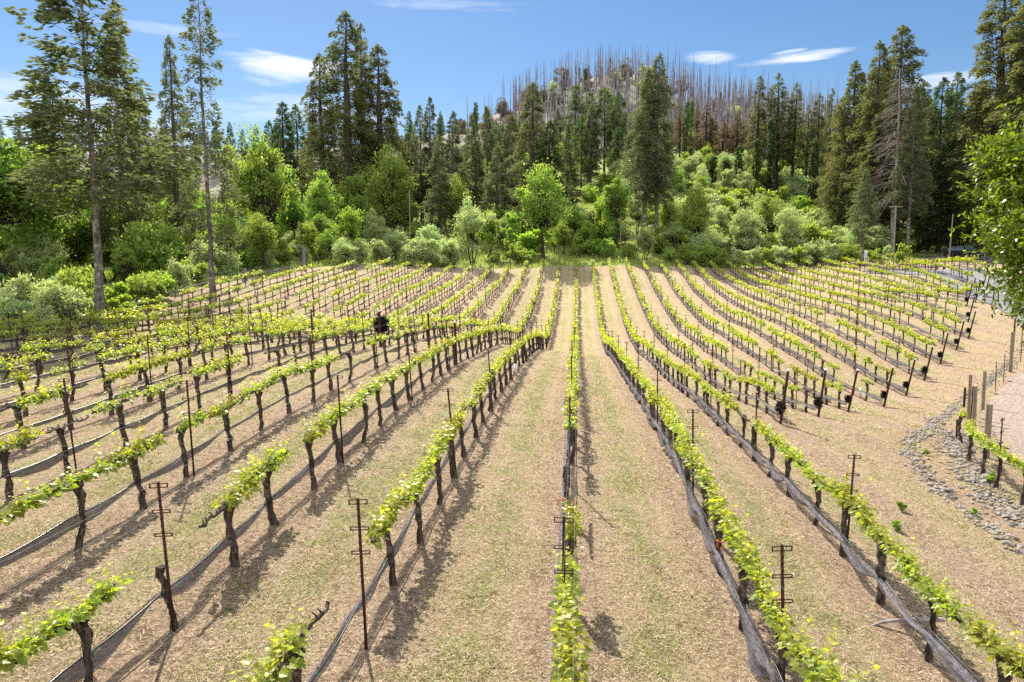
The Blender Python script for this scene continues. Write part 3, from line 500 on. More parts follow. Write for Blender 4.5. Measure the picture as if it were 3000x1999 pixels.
# all the farther vines together
def far_proto(seed, kind):
    rs = np.random.RandomState(seed); g = G()
    P = np.stack([rs.normal(size=4)*.012, rs.normal(size=4)*.03, np.linspace(-.05, .93, 4)], 1); V, F = tube(P, [.05, .04, .04, .05], 5); g.add(V, F, 0, 0)
    a, b = FT.get(kind, (-.7, .7)); V, F = tube([(0, max(a, -.76), .95), (0, 0, .93), (0, min(b, .76), .95)], [.02, .03, .02], 4); g.add(V, F, 0, 0)
    if kind != 'bare':
        n = int((b-a)*(88 if kind != 'thin' else 42)); y = rs.uniform(a, b, n); r = np.abs(rs.normal(size=n)); c = np.stack([rs.normal(size=n)*.095, y, 1.0+rs.rand(n)**1.3*.34*(.55+.55*np.sin(y*9+seed))], 1)
        u = unit(rs.normal(size=(n, 3))+[0, 0, .2]); nn = unit(rs.normal(size=(n, 3))*.6+[0, 0, 1]); v = np.clip((c[:, 2]-.98)*2.2+rs.normal(size=n)*.2, 0, 1)
        u = unit(u-nn*(u*nn).sum(1, keepdims=True)); cards(g, c, u, rs.uniform(.12, .20, n), rs.uniform(.055, .09, n), v, 1, rs, nn)
    return g
FP = {(kd, i): far_proto(500+i, kd) for kd in list(FT)+['bare', 'stump'] for i in range(6)}
def merged(items, protos):
    """items: (key, x, y, z, slope, lean) -> one collector"""
    out = G(); by = {}
    for it in items: by.setdefault(it[0], []).append(it[1:])
    for key, L in by.items():
        A = np.array(L); V0, v0 = protos[key].arrays(); n = len(V0); N = len(A)
        V = np.repeat(V0[None], N, 0); V[..., 2] += V[..., 1]*A[:, 3][:, None]; V[..., 0] -= V[..., 2]*A[:, 4][:, None]
        V += A[:, None, :3]; b = out.n; out.V.append(V.reshape(-1, 3)); out.v.append(np.tile(v0, N)); out.n += n*N
        for F, mi in protos[key].F: out.F.append(((F[None]+(np.arange(N)*n)[:, None, None]).reshape(-1, F.shape[1])+b, mi))
    return out
rr = random.Random(8)
it = [((kd, rr.randrange(6)), x, y, h1(x, y)-.02, slope_y(x, y), LEAN[k]+rr.gauss(0, .03)) for k, i, x, y, kd in far_v]
tag(link('vines', merged(it, FP).mesh('vines', [M['vbark'], M['vleaf']])), 'far grapevines lining the rows on the opposite slope', 'grapevines', 'grapevines on the wire trellises', 'stuff')
# ------------------------------------------------------------------ trellis stakes
def bracket(g, z, dbl=False, w=.105):
    for zz in ((z, z+.035) if not dbl else (z, z+.05)):
        box(g, (-w, -.006, zz-.004), (w, .006, zz+.006))
    for s in (-1, 1): box(g, (s*w-.006, -.008, z-.004), (s*w+.006, .008, z+(.055 if dbl else .04)))
def stake_meshes():
    g = G(); box(g, (-.017, -.004, -.1), (.017, .004, 1.86)); box(g, (-.004, .004, -.1), (.004, .022, 1.86))
    for z in np.arange(.2, 1.85, .08): box(g, (-.021, -.009, z), (.021, -.004, z+.012))
    a = g.mesh('stake', M['rust']); g = G(); bracket(g, 0, True); b = g.mesh('bracket', M['rust']); g = G(); bracket(g, 0); c = g.mesh('bracket', M['rust'])
    g = G(); box(g, (-.019, -.012, -.1), (.019, .012, 1.86))
    for z in (1.8, 1.48, 1.18): box(g, (-.105, -.012, z), (.105, .012, z+.032))
    return a, b, c, g
SA, SB, SC_, SF = stake_meshes(); SFM = SF.mesh('trellis_stake', M['rust'])
stakes = []
for k in ROWS:
    a, b = row_ends(k); ph = 7.5 if -3 < k < 2 else 12.1-VS*4; y = ph+math.ceil((a-ph)/(4*VS))*4*VS
    while y < b+.3:
        if not (k > 2 and y < a+1.5): stakes.append((k, k*SP+.06*(1 if k else -.2), y))
        y += 4*VS
vis = sorted([(in_view(x, y, 1.2)[1], k, x, y) for k, x, y in stakes if in_view(x, y, 1.2)[0]]); cnt = {}
near_s = sorted(vis[:285], key=lambda s: (s[1], s[3])); far_s = vis[285:]
for d, k, x, y in near_s:
    cnt[k] = cnt.get(k, 0)+1; rr = random.Random(int(k*777+y)); lean = (-LEAN[k]*.9+rr.gauss(0, .018)); lab = 'rusty notched steel stake, %s from front in the %s' % (ordinal(cnt[k]), rowname[k])
    loc = (x, y, h1(x, y)); rot = (rr.gauss(0, .015), lean, rr.gauss(0, .06))
    if d < 40:
        r = empty('trellis_stake', loc, rot); link('stake', SA, r)
        link('bracket', SB, r, (0, 0, 1.79)); link('bracket', SC_, r, (0, 0, 1.48)); link('bracket', SC_, r, (0, 0, 1.19))
    else: r = link('trellis_stake', SFM, None, loc, rot)
    tag(r, lab, 'stake', 'steel trellis stakes along the rows')
if far_s:
    tag(link('stakes', merged([(0, x, y, h1(x, y), 0, LEAN[k]*.9) for d, k, x, y in far_s], {0: SF}).mesh('stakes', M['rust'])), 'distant steel stakes in the far part of the rows', 'stakes', 'steel trellis stakes along the rows', 'stuff')
# ------------------------------------------------------------------ wires, drip hoses and nets, one of each to a row
def rowline(k, a, b, step, z, dx=0., sag=0., amp=0., seed=0, lean=None):
    y = np.arange(a, b+step, step); y[-1] = b; l = LEAN[k] if lean is None else lean
    ph = 7.5 if -3 < k < 2 else 12.1; s = np.abs(np.sin((y-7.5)/VS*pi))*sag
    nz = np.array([mn.noise((v*.9, seed, k)) for v in y])*amp
    x = k*SP+dx-z*l+nz*.8; return np.stack([x, y, hz(np.full_like(y, k*SP), y)+z-s+nz], 1)
HI = (-3, -2, -1, 0, 1, 2, 3)
for k in ROWS:
    a, b = row_ends(k); b += .5; near = k in HI; a2 = a-(0 if k <= 2 else 1.0); hn = rowname[k]
    zs = [(.95, 0), (1.20, .1), (1.20, -.1), (1.50, .1), (1.50, -.1), (1.82, 0)] if near else [(.95, 0), (1.45, 0)]
    for j, (z, dx) in enumerate(zs):
        g = G(); V, F = tube(rowline(k, a2, b, .76 if near else 1.5, z, dx, .01), (.0012 if near else .0016), 3); g.add(V, F)
        lv = {.95: 'cordon wire', 1.2: 'lower foliage wire', 1.5: 'middle foliage wire', 1.45: 'foliage wire', 1.82: 'top wire'}[z]
        sd = '' if dx == 0 else (' on the right side' if dx > 0 else ' on the left side')
        tag(link('trellis_wire', g.mesh('trellis_wire', M['wire'])), 'thin %s%s of the %s' % (lv, sd, hn), 'wire', 'trellis wires')
    g = G(); V, F = tube(rowline(k, a2, b, .19 if near else .76, .46, -.05, .035, .02, 3), .011 if near else .016, 6 if near else 4); g.add(V, F)
    r = link('drip_hose', g.mesh('drip_hose', M['hose'], True)); tag(r, 'black drip irrigation hose hung along the %s' % hn, 'hose', 'drip hoses')
    if near:                                            # teal clips that tie hose and net to the wire
        y = np.arange(a+.9, min(b, 30), VS*.8); P = rowline(k, a, b, .19, .46, -.05, .035, .02, 3)
        for yy in y[:18]:
            c = P[np.argmin(abs(P[:, 1]-yy))]; g = G(); V, F = tube([c+[-.02, -.01, 0], c+[0, 0, .02], c+[.02, .01, 0], c+[.03, .05, -.02]], .004, 4); g.add(V, F); link('clip', g.mesh('clip', M['tie']), r)
    # gathered bird net rolled along the hose
    st = .12 if near else .5; L = rowline(k, a2, b, st, .44, -.09, .03, .03, 3); n = len(L); g = G()
    rs = np.random.RandomState(k+60); big = {1: 1.05, 2: .85, -1: .8, -2: .9, 0: .9}.get(k, .62)
    nzh = np.array([mn.noise((v*.45, k*3.1, 2)) for v in L[:, 1]]); pin = np.abs(np.sin((L[:, 1]-7.5)/(VS*(1 if k in (0, 1, 2) else 2))*pi))**.6
    hgt = big*(.035+(.20+.30*np.clip(nzh, -.4, .6))*pin); m = 9; f = np.linspace(0, 1, m)[None]
    ph = np.array([mn.noise((v*1.3, k, 7)) for v in L[:, 1]])[:, None]
    for s_ in (-1, 1):                                  # two layers, folded over the hose
        X = L[:, :1]+s_*(.008+.03*np.sin(f*pi)*(1+ph)+.012*np.sin(f*9+L[:, 1:2]*3+s_))+f*ph*.09-.02*f; Z = L[:, 2:]+.01-f*hgt[:, None]*(1+.12*s_*ph); Y = L[:, 1:2]+f*.03*np.sin(L[:, 1:2]*2.2+s_)
        i = np.arange(n-1)[:, None]*m; j = np.arange(m-1)[None]; g.add(np.stack([X, Y, Z], -1).reshape(-1, 3), np.stack([i+j, i+j+1, i+m+j+1, i+m+j], -1).reshape(-1, 4))
    tag(link('bird_net', g.mesh('bird_net', M['net'], True)), 'grey bird netting gathered in a long roll below the %s' % hn, 'netting', 'rolled bird nets')
# end posts at the right-hand heads of the rows
for k in range(3, 19):
    a, b = row_ends(k); x, y = k*SP+.05, a-.9; g = G(); capped(g, [(0, 0, -.2), (.0, 0, .9), (0, 0, 1.95)], [.05, .045, .043], 9, 0, 0, .03)
    r = link('end_post', g.mesh('end_post', M['rust']), None, (x, y, h1(x, y)), (.16, .10 if k > 4 else .05, 0))
    tag(r, 'dark leaning end post at the near end of the %s' % rowname[k], 'post', 'end posts of the rows')
    g = G(); capped(g, [(0, 0, 0), (0, 0, .06)], [.047, .047], 9); link('cap', g.mesh('cap', M['white']), r, (0, 0, 1.92))
    g = G(); rs = np.random.RandomState(k)              # wad of net tied to the post
    P = unit(rs.normal(size=(420, 3)))*[.12, .13, .17]*rs.uniform(.55, 1.05, (420, 1))*(1.25 if k in (3, 4, 8) else .9); cards(g, P, rs.normal(size=(420, 3)), .11, .02, 0, 0, rs)
    tag(link('net_bundle', g.mesh('net_bundle', M['netb']), None, (x-.02, y-.0, h1(x, y)+.58)), 'wad of black netting tied to the end post of the %s' % rowname[k], 'net bundle', 'net bundles on the end posts')
for k in range(-10, 9):
    a, b = row_ends(k); x, y = k*SP+.03, b+1.1; g = G(); capped(g, [(0, 0, -.2), (0, 0, 1.8)], [.045, .04], 8); r = link('end_post', g.mesh('end_post', M['rust']), None, (x, y, h1(x, y)), (-.12, 0, 0))
    tag(r, 'thin end post at the uphill far end of the %s' % rowname[k], 'post', 'end posts of the rows')
    g = G(); capped(g, [(0, 0, 0), (0, 0, .07)], [.05, .05], 8); link('cap', g.mesh('cap', M['white']), r, (0, 0, 1.78))
# ------------------------------------------------------------------ trees
def conifer(seed, H, R, h0, dens, card, mats, look='fir', trunk_r=None, gaps=0.):
    """returns (trunk mesh, crown mesh) of a tree H high with a crown of radius R starting at h0*H"""
    rs = np.random.RandomState(seed); T = G(); K = G(); r0 = trunk_r or H*.014
    z = np.linspace(-.8, H, 14); P = np.stack([np.cumsum(rs.normal(size=14))*H*.0016, np.cumsum(rs.normal(size=14))*H*.0016, z], 1)
    R_ = np.interp(z, [-.8, .4, H*.1, H*.6, H], [r0*1.9, r0*1.45, r0, r0*.55, .02]); V, F = tube(P, R_, 10, .05, rs); T.add(V, F)
    n = int(dens*H*(1-h0)); CL, CW = card; cs = []; us = []; vv = []; nn = []
    tt = (np.arange(n)+rs.rand(n))/n
    for t in tt:
        zz = H*(h0+(1-h0)*t); c0 = np.array([np.interp(zz, z, P[:, 0]), np.interp(zz, z, P[:, 1]), zz]); az = rs.uniform(0, 2*pi)
        lump = .72+.5*mn.noise((cos(az)*1.4+seed, sin(az)*1.4, zz*.22))
        if gaps and mn.noise((cos(az)*1.1, sin(az)*1.1+seed, zz*.3)) < gaps-.5: continue
        if look == 'fir': pr = (1-t)**.75*min(1, .45+t*3); e0 = .30+.5*t+rs.normal()*.13; dr = .45+rs.normal()*.15
        elif look == 'open': pr = (1-t)**.55*min(1, .55+t*2); e0 = .34+.45*t+rs.normal()*.12; dr = .42+rs.normal()*.12
        elif look == 'red': pr = (1-t)**.6*min(1, .5+t*4); e0 = .12+.6*t+rs.normal()*.12; dr = .58+rs.normal()*.15
        elif look == 'col': pr = .5+.3*rs.rand()*(1-t); e0 = .2; dr = .5
        elif look == 'umb': pr = (1-t)**.5*min(1, t*2.5+.3); e0 = .5; dr = .3
        L = R*pr*lump*rs.uniform(.75, 1.15)+.15; k = 6; s = np.linspace(0, 1, k); d = np.array([cos(az), sin(az), 0])
        B = c0+d*(L*s)[:, None]; B[:, 2] += L*(e0*s-dr*s*s)*(1 if look != 'col' else .6)+rs.normal(size=k)*.02*L
        V, F = tube(B, np.linspace(max(.015, r0*.16*(1-t*.6)), .006, k), 3); T.add(V, F)
        m = max(5, int(L*(24 if look != 'open' else 17)*(.35/CL)*1.5)); f = rs.uniform(.22 if look != 'open' else .38, 1.02, m)**.8
        side = rs.choice((-1, 1), m); sd = np.array([-sin(az), cos(az), 0]); wid = (.36*L*(1.1-f)+.16)*rs.rand(m)
        c = np.stack([np.interp(f, s, B[:, i]) for i in range(3)], 1)+sd*(side*wid)[:, None]; c[:, 2] += rs.normal(size=m)*(.06+.035*L)-wid*.45-(.35*CL/.35)*rs.rand(m)**2
        u = d*1.+sd*side[:, None]*rs.uniform(.3, 1.1, (m, 1))+rs.normal(size=(m, 3))*.25; u[:, 2] -= rs.uniform(-.1, 1.0 if look == 'red' else .8, m)
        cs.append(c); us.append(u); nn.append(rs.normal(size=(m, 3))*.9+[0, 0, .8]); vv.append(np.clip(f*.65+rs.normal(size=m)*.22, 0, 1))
    # pointed leader
    m = int(60*.35/CL); f = rs.rand(m); cs.append(np.stack([rs.normal(size=m)*.15*(1-f), rs.normal(size=m)*.15*(1-f), H*.97+f*H*.04-H*.01], 1)+P[-1]*[1, 1, 0]); us.append(rs.normal(size=(m, 3))*.6+[0, 0, .5]); nn.append(rs.normal(size=(m, 3))); vv.append(rs.rand(m))
    c = np.concatenate(cs); u = unit(np.concatenate(us)); q = unit(np.concatenate(nn)); N = len(c)
    cards(K, c, u, CL*rs.uniform(.6, 1.3, N), CW*rs.uniform(.7, 1.3, N), np.concatenate(vv), 0, rs, q)
    return T.mesh('trunk', mats[0], True), K.mesh('crown', mats[1])
def broadleaf(seed, H, R, h0, nclump, nleaf, leaf, mats, multi=1, flat=1., trunk_r=None, droop=0.):
    rs = np.random.RandomState(seed); T = G(); K = G(); r0 = trunk_r or H*.02; LL, LW = leaf
    zc = H*(h0+1)/2; rz = H*(1-h0)/2; cen = []
    while len(cen) < nclump:
        p = rs.normal(size=3); p /= np.linalg.norm(p); p *= rs.uniform(.12, 1)**.5
        if p[2] < -.55 and rs.rand() < .6: continue
        k = .74+.85*mn.noise((p[0]*1.6+seed, p[1]*1.3, p[2]*1.3)); cen.append(np.array([p[0]*R*.82*k, p[1]*R*.82*k, zc+p[2]*rz*.86*(.8+.3*k)]))
    cen = np.array(cen); forks = []
    for m in range(multi):
        a = rs.uniform(0, 2*pi); b = np.array([cos(a), sin(a), 0])*(.12*R*(multi > 1)); tp = b*2.2+np.array([rs.normal()*.06*H, rs.normal()*.06*H, H*max(h0, .22)+H*.12])
        P = np.array([b-[0, 0, .4], b*1.1+[0, 0, .2], (b+tp)/2+rs.normal(size=3)*.03*H, tp]); r = r0/(multi**.5)
        V, F = tube(np.array([np.interp(np.linspace(0, 3, 9), range(4), P[:, i]) for i in range(3)]).T, np.linspace(r*1.35, r*.7, 9), 8, .06, rs); T.add(V, F); forks.append((tp, r*.7))
    for c in cen:
        tp, r = forks[rs.randint(len(forks))]; mid = tp*.45+c*.55+rs.normal(size=3)*R*.06; mid[2] -= .04*H
        P = np.array([tp-[0, 0, .1], (tp+mid)/2+rs.normal(size=3)*.03*R, mid, c]); V, F = tube(P, [r*.55, r*.4, r*.25, r*.06], 5, 0, rs); T.add(V, F)
        for _ in range(3):
            e = c+rs.normal(size=3)*R*.18; V, F = tube([mid, (mid+e)/2+[0, 0, .02*R], e], [r*.14, r*.09, r*.03], 3); T.add(V, F)
    per = nleaf//nclump; cs = []; us = []; vv = []; ns = []
    for c in cen:
        an3 = rs.uniform(.6, 1.5, 3)*[1, 1, 1.15]
        rc = R*rs.uniform(.08, .30); n = int(per*rs.uniform(.6, 1.4)); p = rs.normal(size=(n, 3)); rr_ = rs.uniform(.25, 1, n)**.55; pn = unit(p)
        rough = 1+.35*np.sin(pn[:, 0]*5+seed)*np.sin(pn[:, 1]*6)*np.cos(pn[:, 2]*5)
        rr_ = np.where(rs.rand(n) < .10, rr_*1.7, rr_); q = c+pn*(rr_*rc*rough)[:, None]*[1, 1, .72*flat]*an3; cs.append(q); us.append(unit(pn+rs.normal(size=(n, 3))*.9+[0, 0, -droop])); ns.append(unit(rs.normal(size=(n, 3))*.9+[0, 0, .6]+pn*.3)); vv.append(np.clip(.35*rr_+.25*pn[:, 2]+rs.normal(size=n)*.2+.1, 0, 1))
    q = np.concatenate(cs); N = len(q); cards(K, q, np.concatenate(us), LL*rs.uniform(.6, 1.35, N), LW*rs.uniform(.7, 1.3, N), np.concatenate(vv), 0, rs, np.concatenate(ns))
    return T.mesh('trunk', mats[0], True), K.mesh('crown', mats[1])
def snag(seed, H, twigs=14, r0=.22, mat='snag'):
    rs = np.random.RandomState(seed); g = G(); z = np.linspace(-2, H, 7); P = np.stack([np.cumsum(rs.normal(size=7))*.06, np.cumsum(rs.normal(size=7))*.06, z], 1)
    V, F = tube(P, np.linspace(r0, .04, 7), 6); g.add(V, F)
    for _ in range(twigs):
        zz = rs.uniform(.12, .97)*H; a = rs.uniform(0, 2*pi); L = rs.uniform(.5, 2.6)*(1.1-zz/H); c = np.array([np.interp(zz, z, P[:, 0]), np.interp(zz, z, P[:, 1]), zz]); d = np.array([cos(a), sin(a), rs.uniform(-.3, .3)])
        V, F = tube([c, c+d*L*.5, c+d*L+[0, 0, -.1*L]], [.05, .035, .015], 3); g.add(V, F)
    return g.mesh('burnt_snag', M[mat])
def deadtree(seed, H, R):
    rs = np.random.RandomState(seed); g = G(); z = np.linspace(-.5, H, 12); P = np.stack([np.cumsum(rs.normal(size=12))*.05, np.cumsum(rs.normal(size=12))*.05, z], 1); V, F = tube(P, np.linspace(.25, .04, 12), 9, .05, rs); g.add(V, F); K = G()
    for _ in range(170):
        t = rs.uniform(0, 1); zz = H*(.28+.70*t); a = rs.uniform(0, 2*pi); L = R*(1-t)**.6*rs.uniform(.5, 1.1); d = np.array([cos(a), sin(a), 0]); s = np.linspace(0, 1, 6)
        B = np.array([np.interp(zz, z, P[:, 0]), np.interp(zz, z, P[:, 1]), zz])+d*(L*s)[:, None]; B[:, 2] += L*(.12*s-.55*s*s)+rs.normal(size=6)*.03*L; V, F = tube(B, np.linspace(.05, .012, 6), 3); K.add(V, F, .5)
        for _ in range(int(10*L/2)+3):
            f = rs.uniform(.3, 1); c = np.array([np.interp(f, s, B[:, i]) for i in range(3)]); e = c+np.array([d[0]*.4+rs.normal()*.5, d[1]*.4+rs.normal()*.5, -rs.uniform(.1, .9)])*rs.uniform(.3, 1.)
            V, F = tube([c, (c+e)/2+[0, 0, .05], e], [.014, .011, .005], 3); K.add(V, F, rs.rand())
    return g.mesh('trunk', M['deadw'], True), K.mesh('branches', M['twig'])
B_ = M
LIB = {
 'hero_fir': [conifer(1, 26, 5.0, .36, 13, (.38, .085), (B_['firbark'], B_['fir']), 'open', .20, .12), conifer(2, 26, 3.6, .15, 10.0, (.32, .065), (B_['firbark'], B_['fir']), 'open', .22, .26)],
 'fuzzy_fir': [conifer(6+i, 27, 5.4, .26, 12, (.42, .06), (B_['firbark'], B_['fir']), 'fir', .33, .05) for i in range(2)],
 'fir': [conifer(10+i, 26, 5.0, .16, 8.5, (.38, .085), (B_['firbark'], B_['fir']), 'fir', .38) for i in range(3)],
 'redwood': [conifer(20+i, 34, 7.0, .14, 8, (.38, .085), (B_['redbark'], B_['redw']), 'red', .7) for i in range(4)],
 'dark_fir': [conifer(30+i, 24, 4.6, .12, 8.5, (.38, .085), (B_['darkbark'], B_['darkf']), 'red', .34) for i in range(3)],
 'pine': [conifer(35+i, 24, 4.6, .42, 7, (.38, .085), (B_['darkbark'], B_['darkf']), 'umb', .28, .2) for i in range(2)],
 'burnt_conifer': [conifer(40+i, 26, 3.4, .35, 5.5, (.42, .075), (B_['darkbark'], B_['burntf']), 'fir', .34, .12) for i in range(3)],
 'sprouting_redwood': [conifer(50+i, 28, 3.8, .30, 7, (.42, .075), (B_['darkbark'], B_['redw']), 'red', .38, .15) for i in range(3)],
 'column_tree': [conifer(55+i, 20, 1.5, .08, 8, (.5, .14), (B_['darkbark'], B_['darkf']), 'col', .26) for i in range(2)],
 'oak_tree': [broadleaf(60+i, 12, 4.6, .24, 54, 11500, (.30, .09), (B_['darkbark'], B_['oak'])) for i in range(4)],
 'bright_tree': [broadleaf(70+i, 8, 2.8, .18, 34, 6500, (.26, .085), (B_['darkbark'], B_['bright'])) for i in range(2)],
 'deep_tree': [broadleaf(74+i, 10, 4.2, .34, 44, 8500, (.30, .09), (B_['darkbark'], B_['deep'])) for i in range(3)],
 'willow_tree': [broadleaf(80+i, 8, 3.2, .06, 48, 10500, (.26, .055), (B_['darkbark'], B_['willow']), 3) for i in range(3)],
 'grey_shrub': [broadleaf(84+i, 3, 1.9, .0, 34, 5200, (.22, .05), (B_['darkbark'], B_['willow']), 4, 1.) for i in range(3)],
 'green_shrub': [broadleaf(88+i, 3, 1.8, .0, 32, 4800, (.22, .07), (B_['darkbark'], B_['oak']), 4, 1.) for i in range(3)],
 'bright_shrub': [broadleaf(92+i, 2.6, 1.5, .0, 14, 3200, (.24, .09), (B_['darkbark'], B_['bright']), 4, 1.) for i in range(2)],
 'dead_tree': [deadtree(5, 24, 4.2)],
 'dead_brush': [broadleaf(96+i, 5, 2.6, .0, 20, 3500, (.5, .05), (B_['deadw'], B_['twig']), 4, 1.) for i in range(2)],
}
DIM = {'hero_fir': (26, 5), 'fuzzy_fir': (27, 5.4), 'fir': (26, 5), 'redwood': (34, 7), 'dark_fir': (24, 4.6), 'pine': (24, 4.6), 'burnt_conifer': (26, 3.4), 'sprouting_redwood': (28, 3.8), 'column_tree': (20, 1.5), 'oak_tree': (12, 4.6), 'bright_tree': (8, 2.8), 'deep_tree': (10, 4.2),
       'willow_tree': (8, 3.2), 'grey_shrub': (3, 1.9), 'green_shrub': (3, 1.8), 'bright_shrub': (2.6, 1.5), 'dead_tree': (24, 4.2), 'dead_brush': (5, 2.6)}
SNAG_N = 12
SNAGS = [snag(s, 24, rnd.randint(20, 90), rnd.uniform(.30, .46)) for s in range(SNAG_N)]
NAME = {'hero_fir': 'fir_tree', 'fuzzy_fir': 'fir_tree', 'fir': 'fir_tree', 'redwood': 'redwood_tree', 'dark_fir': 'fir_tree', 'pine': 'pine_tree', 'burnt_conifer': 'scorched_conifer', 'sprouting_redwood': 'redwood_tree', 'column_tree': 'conifer', 'oak_tree': 'oak_tree', 'bright_tree': 'maple_tree',
        'deep_tree': 'oak_tree', 'willow_tree': 'willow_tree', 'grey_shrub': 'shrub', 'green_shrub': 'shrub', 'bright_shrub': 'shrub', 'dead_tree': 'dead_tree', 'dead_brush': 'dead_brush'}
DESC = {'fuzzy_fir': ('fuzzy brown-olive fir with bare lower trunk', 'tree', 'firs around the vineyard'), 'hero_fir': ('tall open-crowned fir with pale mottled trunk', 'tree', 'firs around the vineyard'), 'fir': ('olive green tiered fir', 'tree', 'firs around the vineyard'), 'redwood': ('broad olive redwood with drooping boughs', 'tree', 'redwoods around the vineyard'),
        'dark_fir': ('dark green dense fir', 'tree', 'firs around the vineyard'), 'pine': ('dark pine with bare lower trunk', 'tree', 'pines on the hillside'), 'burnt_conifer': ('scorched brown conifer with charred trunk', 'tree', 'scorched conifers on the hillside'),
        'sprouting_redwood': ('charred redwood resprouting olive brown foliage', 'tree', 'fire-marked redwoods below the ridge'), 'column_tree': ('narrow furry trunk of a resprouting conifer', 'tree', 'narrow resprouting conifers'), 'oak_tree': ('light green spreading oak', 'tree', 'broadleaf trees behind the vines'),
        'bright_tree': ('fresh bright green young tree', 'tree', 'broadleaf trees behind the vines'), 'deep_tree': ('deep green shady oak', 'tree', 'broadleaf trees behind the vines'), 'willow_tree': ('grey-green bushy willow', 'tree', 'willows at the vineyard edge'),
        'grey_shrub': ('silvery grey-green shrub', 'shrub', 'shrubs around the vineyard'), 'green_shrub': ('mid green rounded shrub', 'shrub', 'shrubs around the vineyard'), 'bright_shrub': ('yellow-green leafy shrub', 'shrub', 'shrubs around the vineyard'),
        'dead_tree': ('dead grey tree with drooping bare branches', 'tree', None), 'dead_brush': ('leafless lilac-grey brush', 'brush', 'dead brush on the burnt hill')}
TREES = []                                               # (kind, px, d, H, R, variant, own label)
def T(kind, px, d, toppy=None, halfpx=None, H=None, R=None, var=None, label=None):
    if H is None: H = top_h(px, toppy, d)
    if R is None: R = halfpx*d/2000 if halfpx else DIM[kind][1]*H/DIM[kind][0]
    TREES.append((kind, px, d, H, R, var, label))
# the trees one can tell apart, by photo column, distance and the row their top reaches
T('hero_fir', 288, 49.5, -90, 205, var=0, label='tall open fir with white mottled bark at the left vineyard edge')
T('hero_fir', 622, 63, -30, 118, var=1, label='slender sparse fir with a bare grey trunk, standing clear of the others left')
T('fir', 372, 86, 10, 95, label='dense fir behind the tall mottled one, its trunk dark')
T('redwood', 528, 88, 108, 62, label='narrow dark redwood between the two tall firs')
T('dark_fir', 180, 100, 250, 90); T('dark_fir', 430, 110, 250, 60); T('deep_tree', 55, 82, 380, 190, label='dark spreading oak at the far left edge, trunk nearly black')
T('redwood', 1030, 138, 40, 130, label='tallest redwood of the cluster left of centre'); T('redwood', 1120, 141, 120, 115, label='redwood with a ragged right side in the tall cluster'); T('redwood', 955, 143, 150, 85, label='lower redwood on the left flank of the tall cluster'); T('redwood', 1075, 146, 62, 70)
T('dark_fir', 838, 170, 292, 75); T('dark_fir', 885, 178, 300, 60); T('dark_fir', 800, 180, 345, 50)
T('fir', 1265, 150, 275, 55); T('fir', 1238, 158, 300, 50); T('fir', 1330, 140, 328, 60); T('fir', 1290, 128, 400, 60); T('fir', 1200, 150, 380, 60); T('fir', 1395, 150, 400, 60)
T('fir', 1428, 160, 303, 45); T('fir', 1385, 180, 330, 40); T('fir', 1500, 170, 330, 60); T('fir', 1455, 130, 430, 62)
T('redwood', 1560, 132, 243, 88, label='tiered olive redwood standing above its neighbours at the centre'); T('dark_fir', 1605, 128, 355, 70); T('fir', 1660, 150, 430, 60)
T('pine', 1682, 185, 240, 42); T('pine', 1720, 190, 262, 38); T('pine', 1765, 188, 250, 45); T('pine', 1805, 192, 262, 38); T('pine', 1700, 170, 330, 40)
T('fuzzy_fir', 1885, 115, 205, 85, label='fuzzy brown-olive fir, left of the twin behind the far row ends'); T('fuzzy_fir', 1918, 116, 160, 78, label='fuzzy brown-olive fir, taller right twin behind the far row ends')
T('dark_fir', 1890, 160, 205, 55)
for px, tp, hw in ((1985, 320, 28), (2062, 298, 40), (2108, 352, 36), (2148, 330, 34), (2030, 345, 28), (2175, 360, 26)): T('burnt_conifer', px, rnd.uniform(205, 225), tp, hw)
for px, tp, hw in ((2207, 215, 36), (2262, 208, 46), (2240, 250, 34), (2312, 236, 38), (2380, 268, 34), (2412, 252, 26), (2350, 300, 26)): T('sprouting_redwood', px, rnd.uniform(172, 190), tp, hw)
for px, tp in ((2300, 330), (2330, 380), (2245, 340), (2205, 400), (2155, 420), (2370, 400), (2262, 480), (2080, 450), (2020, 470), (2120, 460), (2400, 430)): T('column_tree', px, rnd.uniform(165, 200), tp, 17)
T('redwood', 2605, 135, 82, 118, label='tall dark redwood crowning the clump right of centre'); T('redwood', 2540, 128, 128, 85, label='redwood with a forked top on the left of the right-hand clump'); T('redwood', 2478, 132, 182, 78); T('redwood', 2452, 136, 285, 80, label='low olive redwood on the left flank of the right-hand clump'); T('redwood', 2560, 124, 330, 88)
T('dead_tree', 2607, 119, 205, 105, label='dead grey tree with drooping bare branches beside the utility pole')
T('fuzzy_fir', 2655, 117, 250, 55, label='fir with reddish bare lower trunk right of the dead grey tree'); T('fuzzy_fir', 2524, 103, 498, 48, label='small brownish fir behind the right-hand rows')
T('dark_fir', 2730, 150, 222, 62); T('dark_fir', 2770, 155, 260, 60); T('redwood', 2700, 160, 300, 70); T('dark_fir', 2745, 128, 430, 55)
T('redwood', 2890, 128, -70, 130, label='giant redwood rising out of the frame near the right edge'); T('redwood', 2990, 122, -120, 120, label='giant redwood at the right edge'); T('redwood', 2830, 150, 260, 80); T('redwood', 2955, 140, 150, 110); T('redwood', 3060, 118, 60, 120); T('dark_fir', 2860, 140, 420, 70); T('dark_fir', 3010, 112, 380, 90)
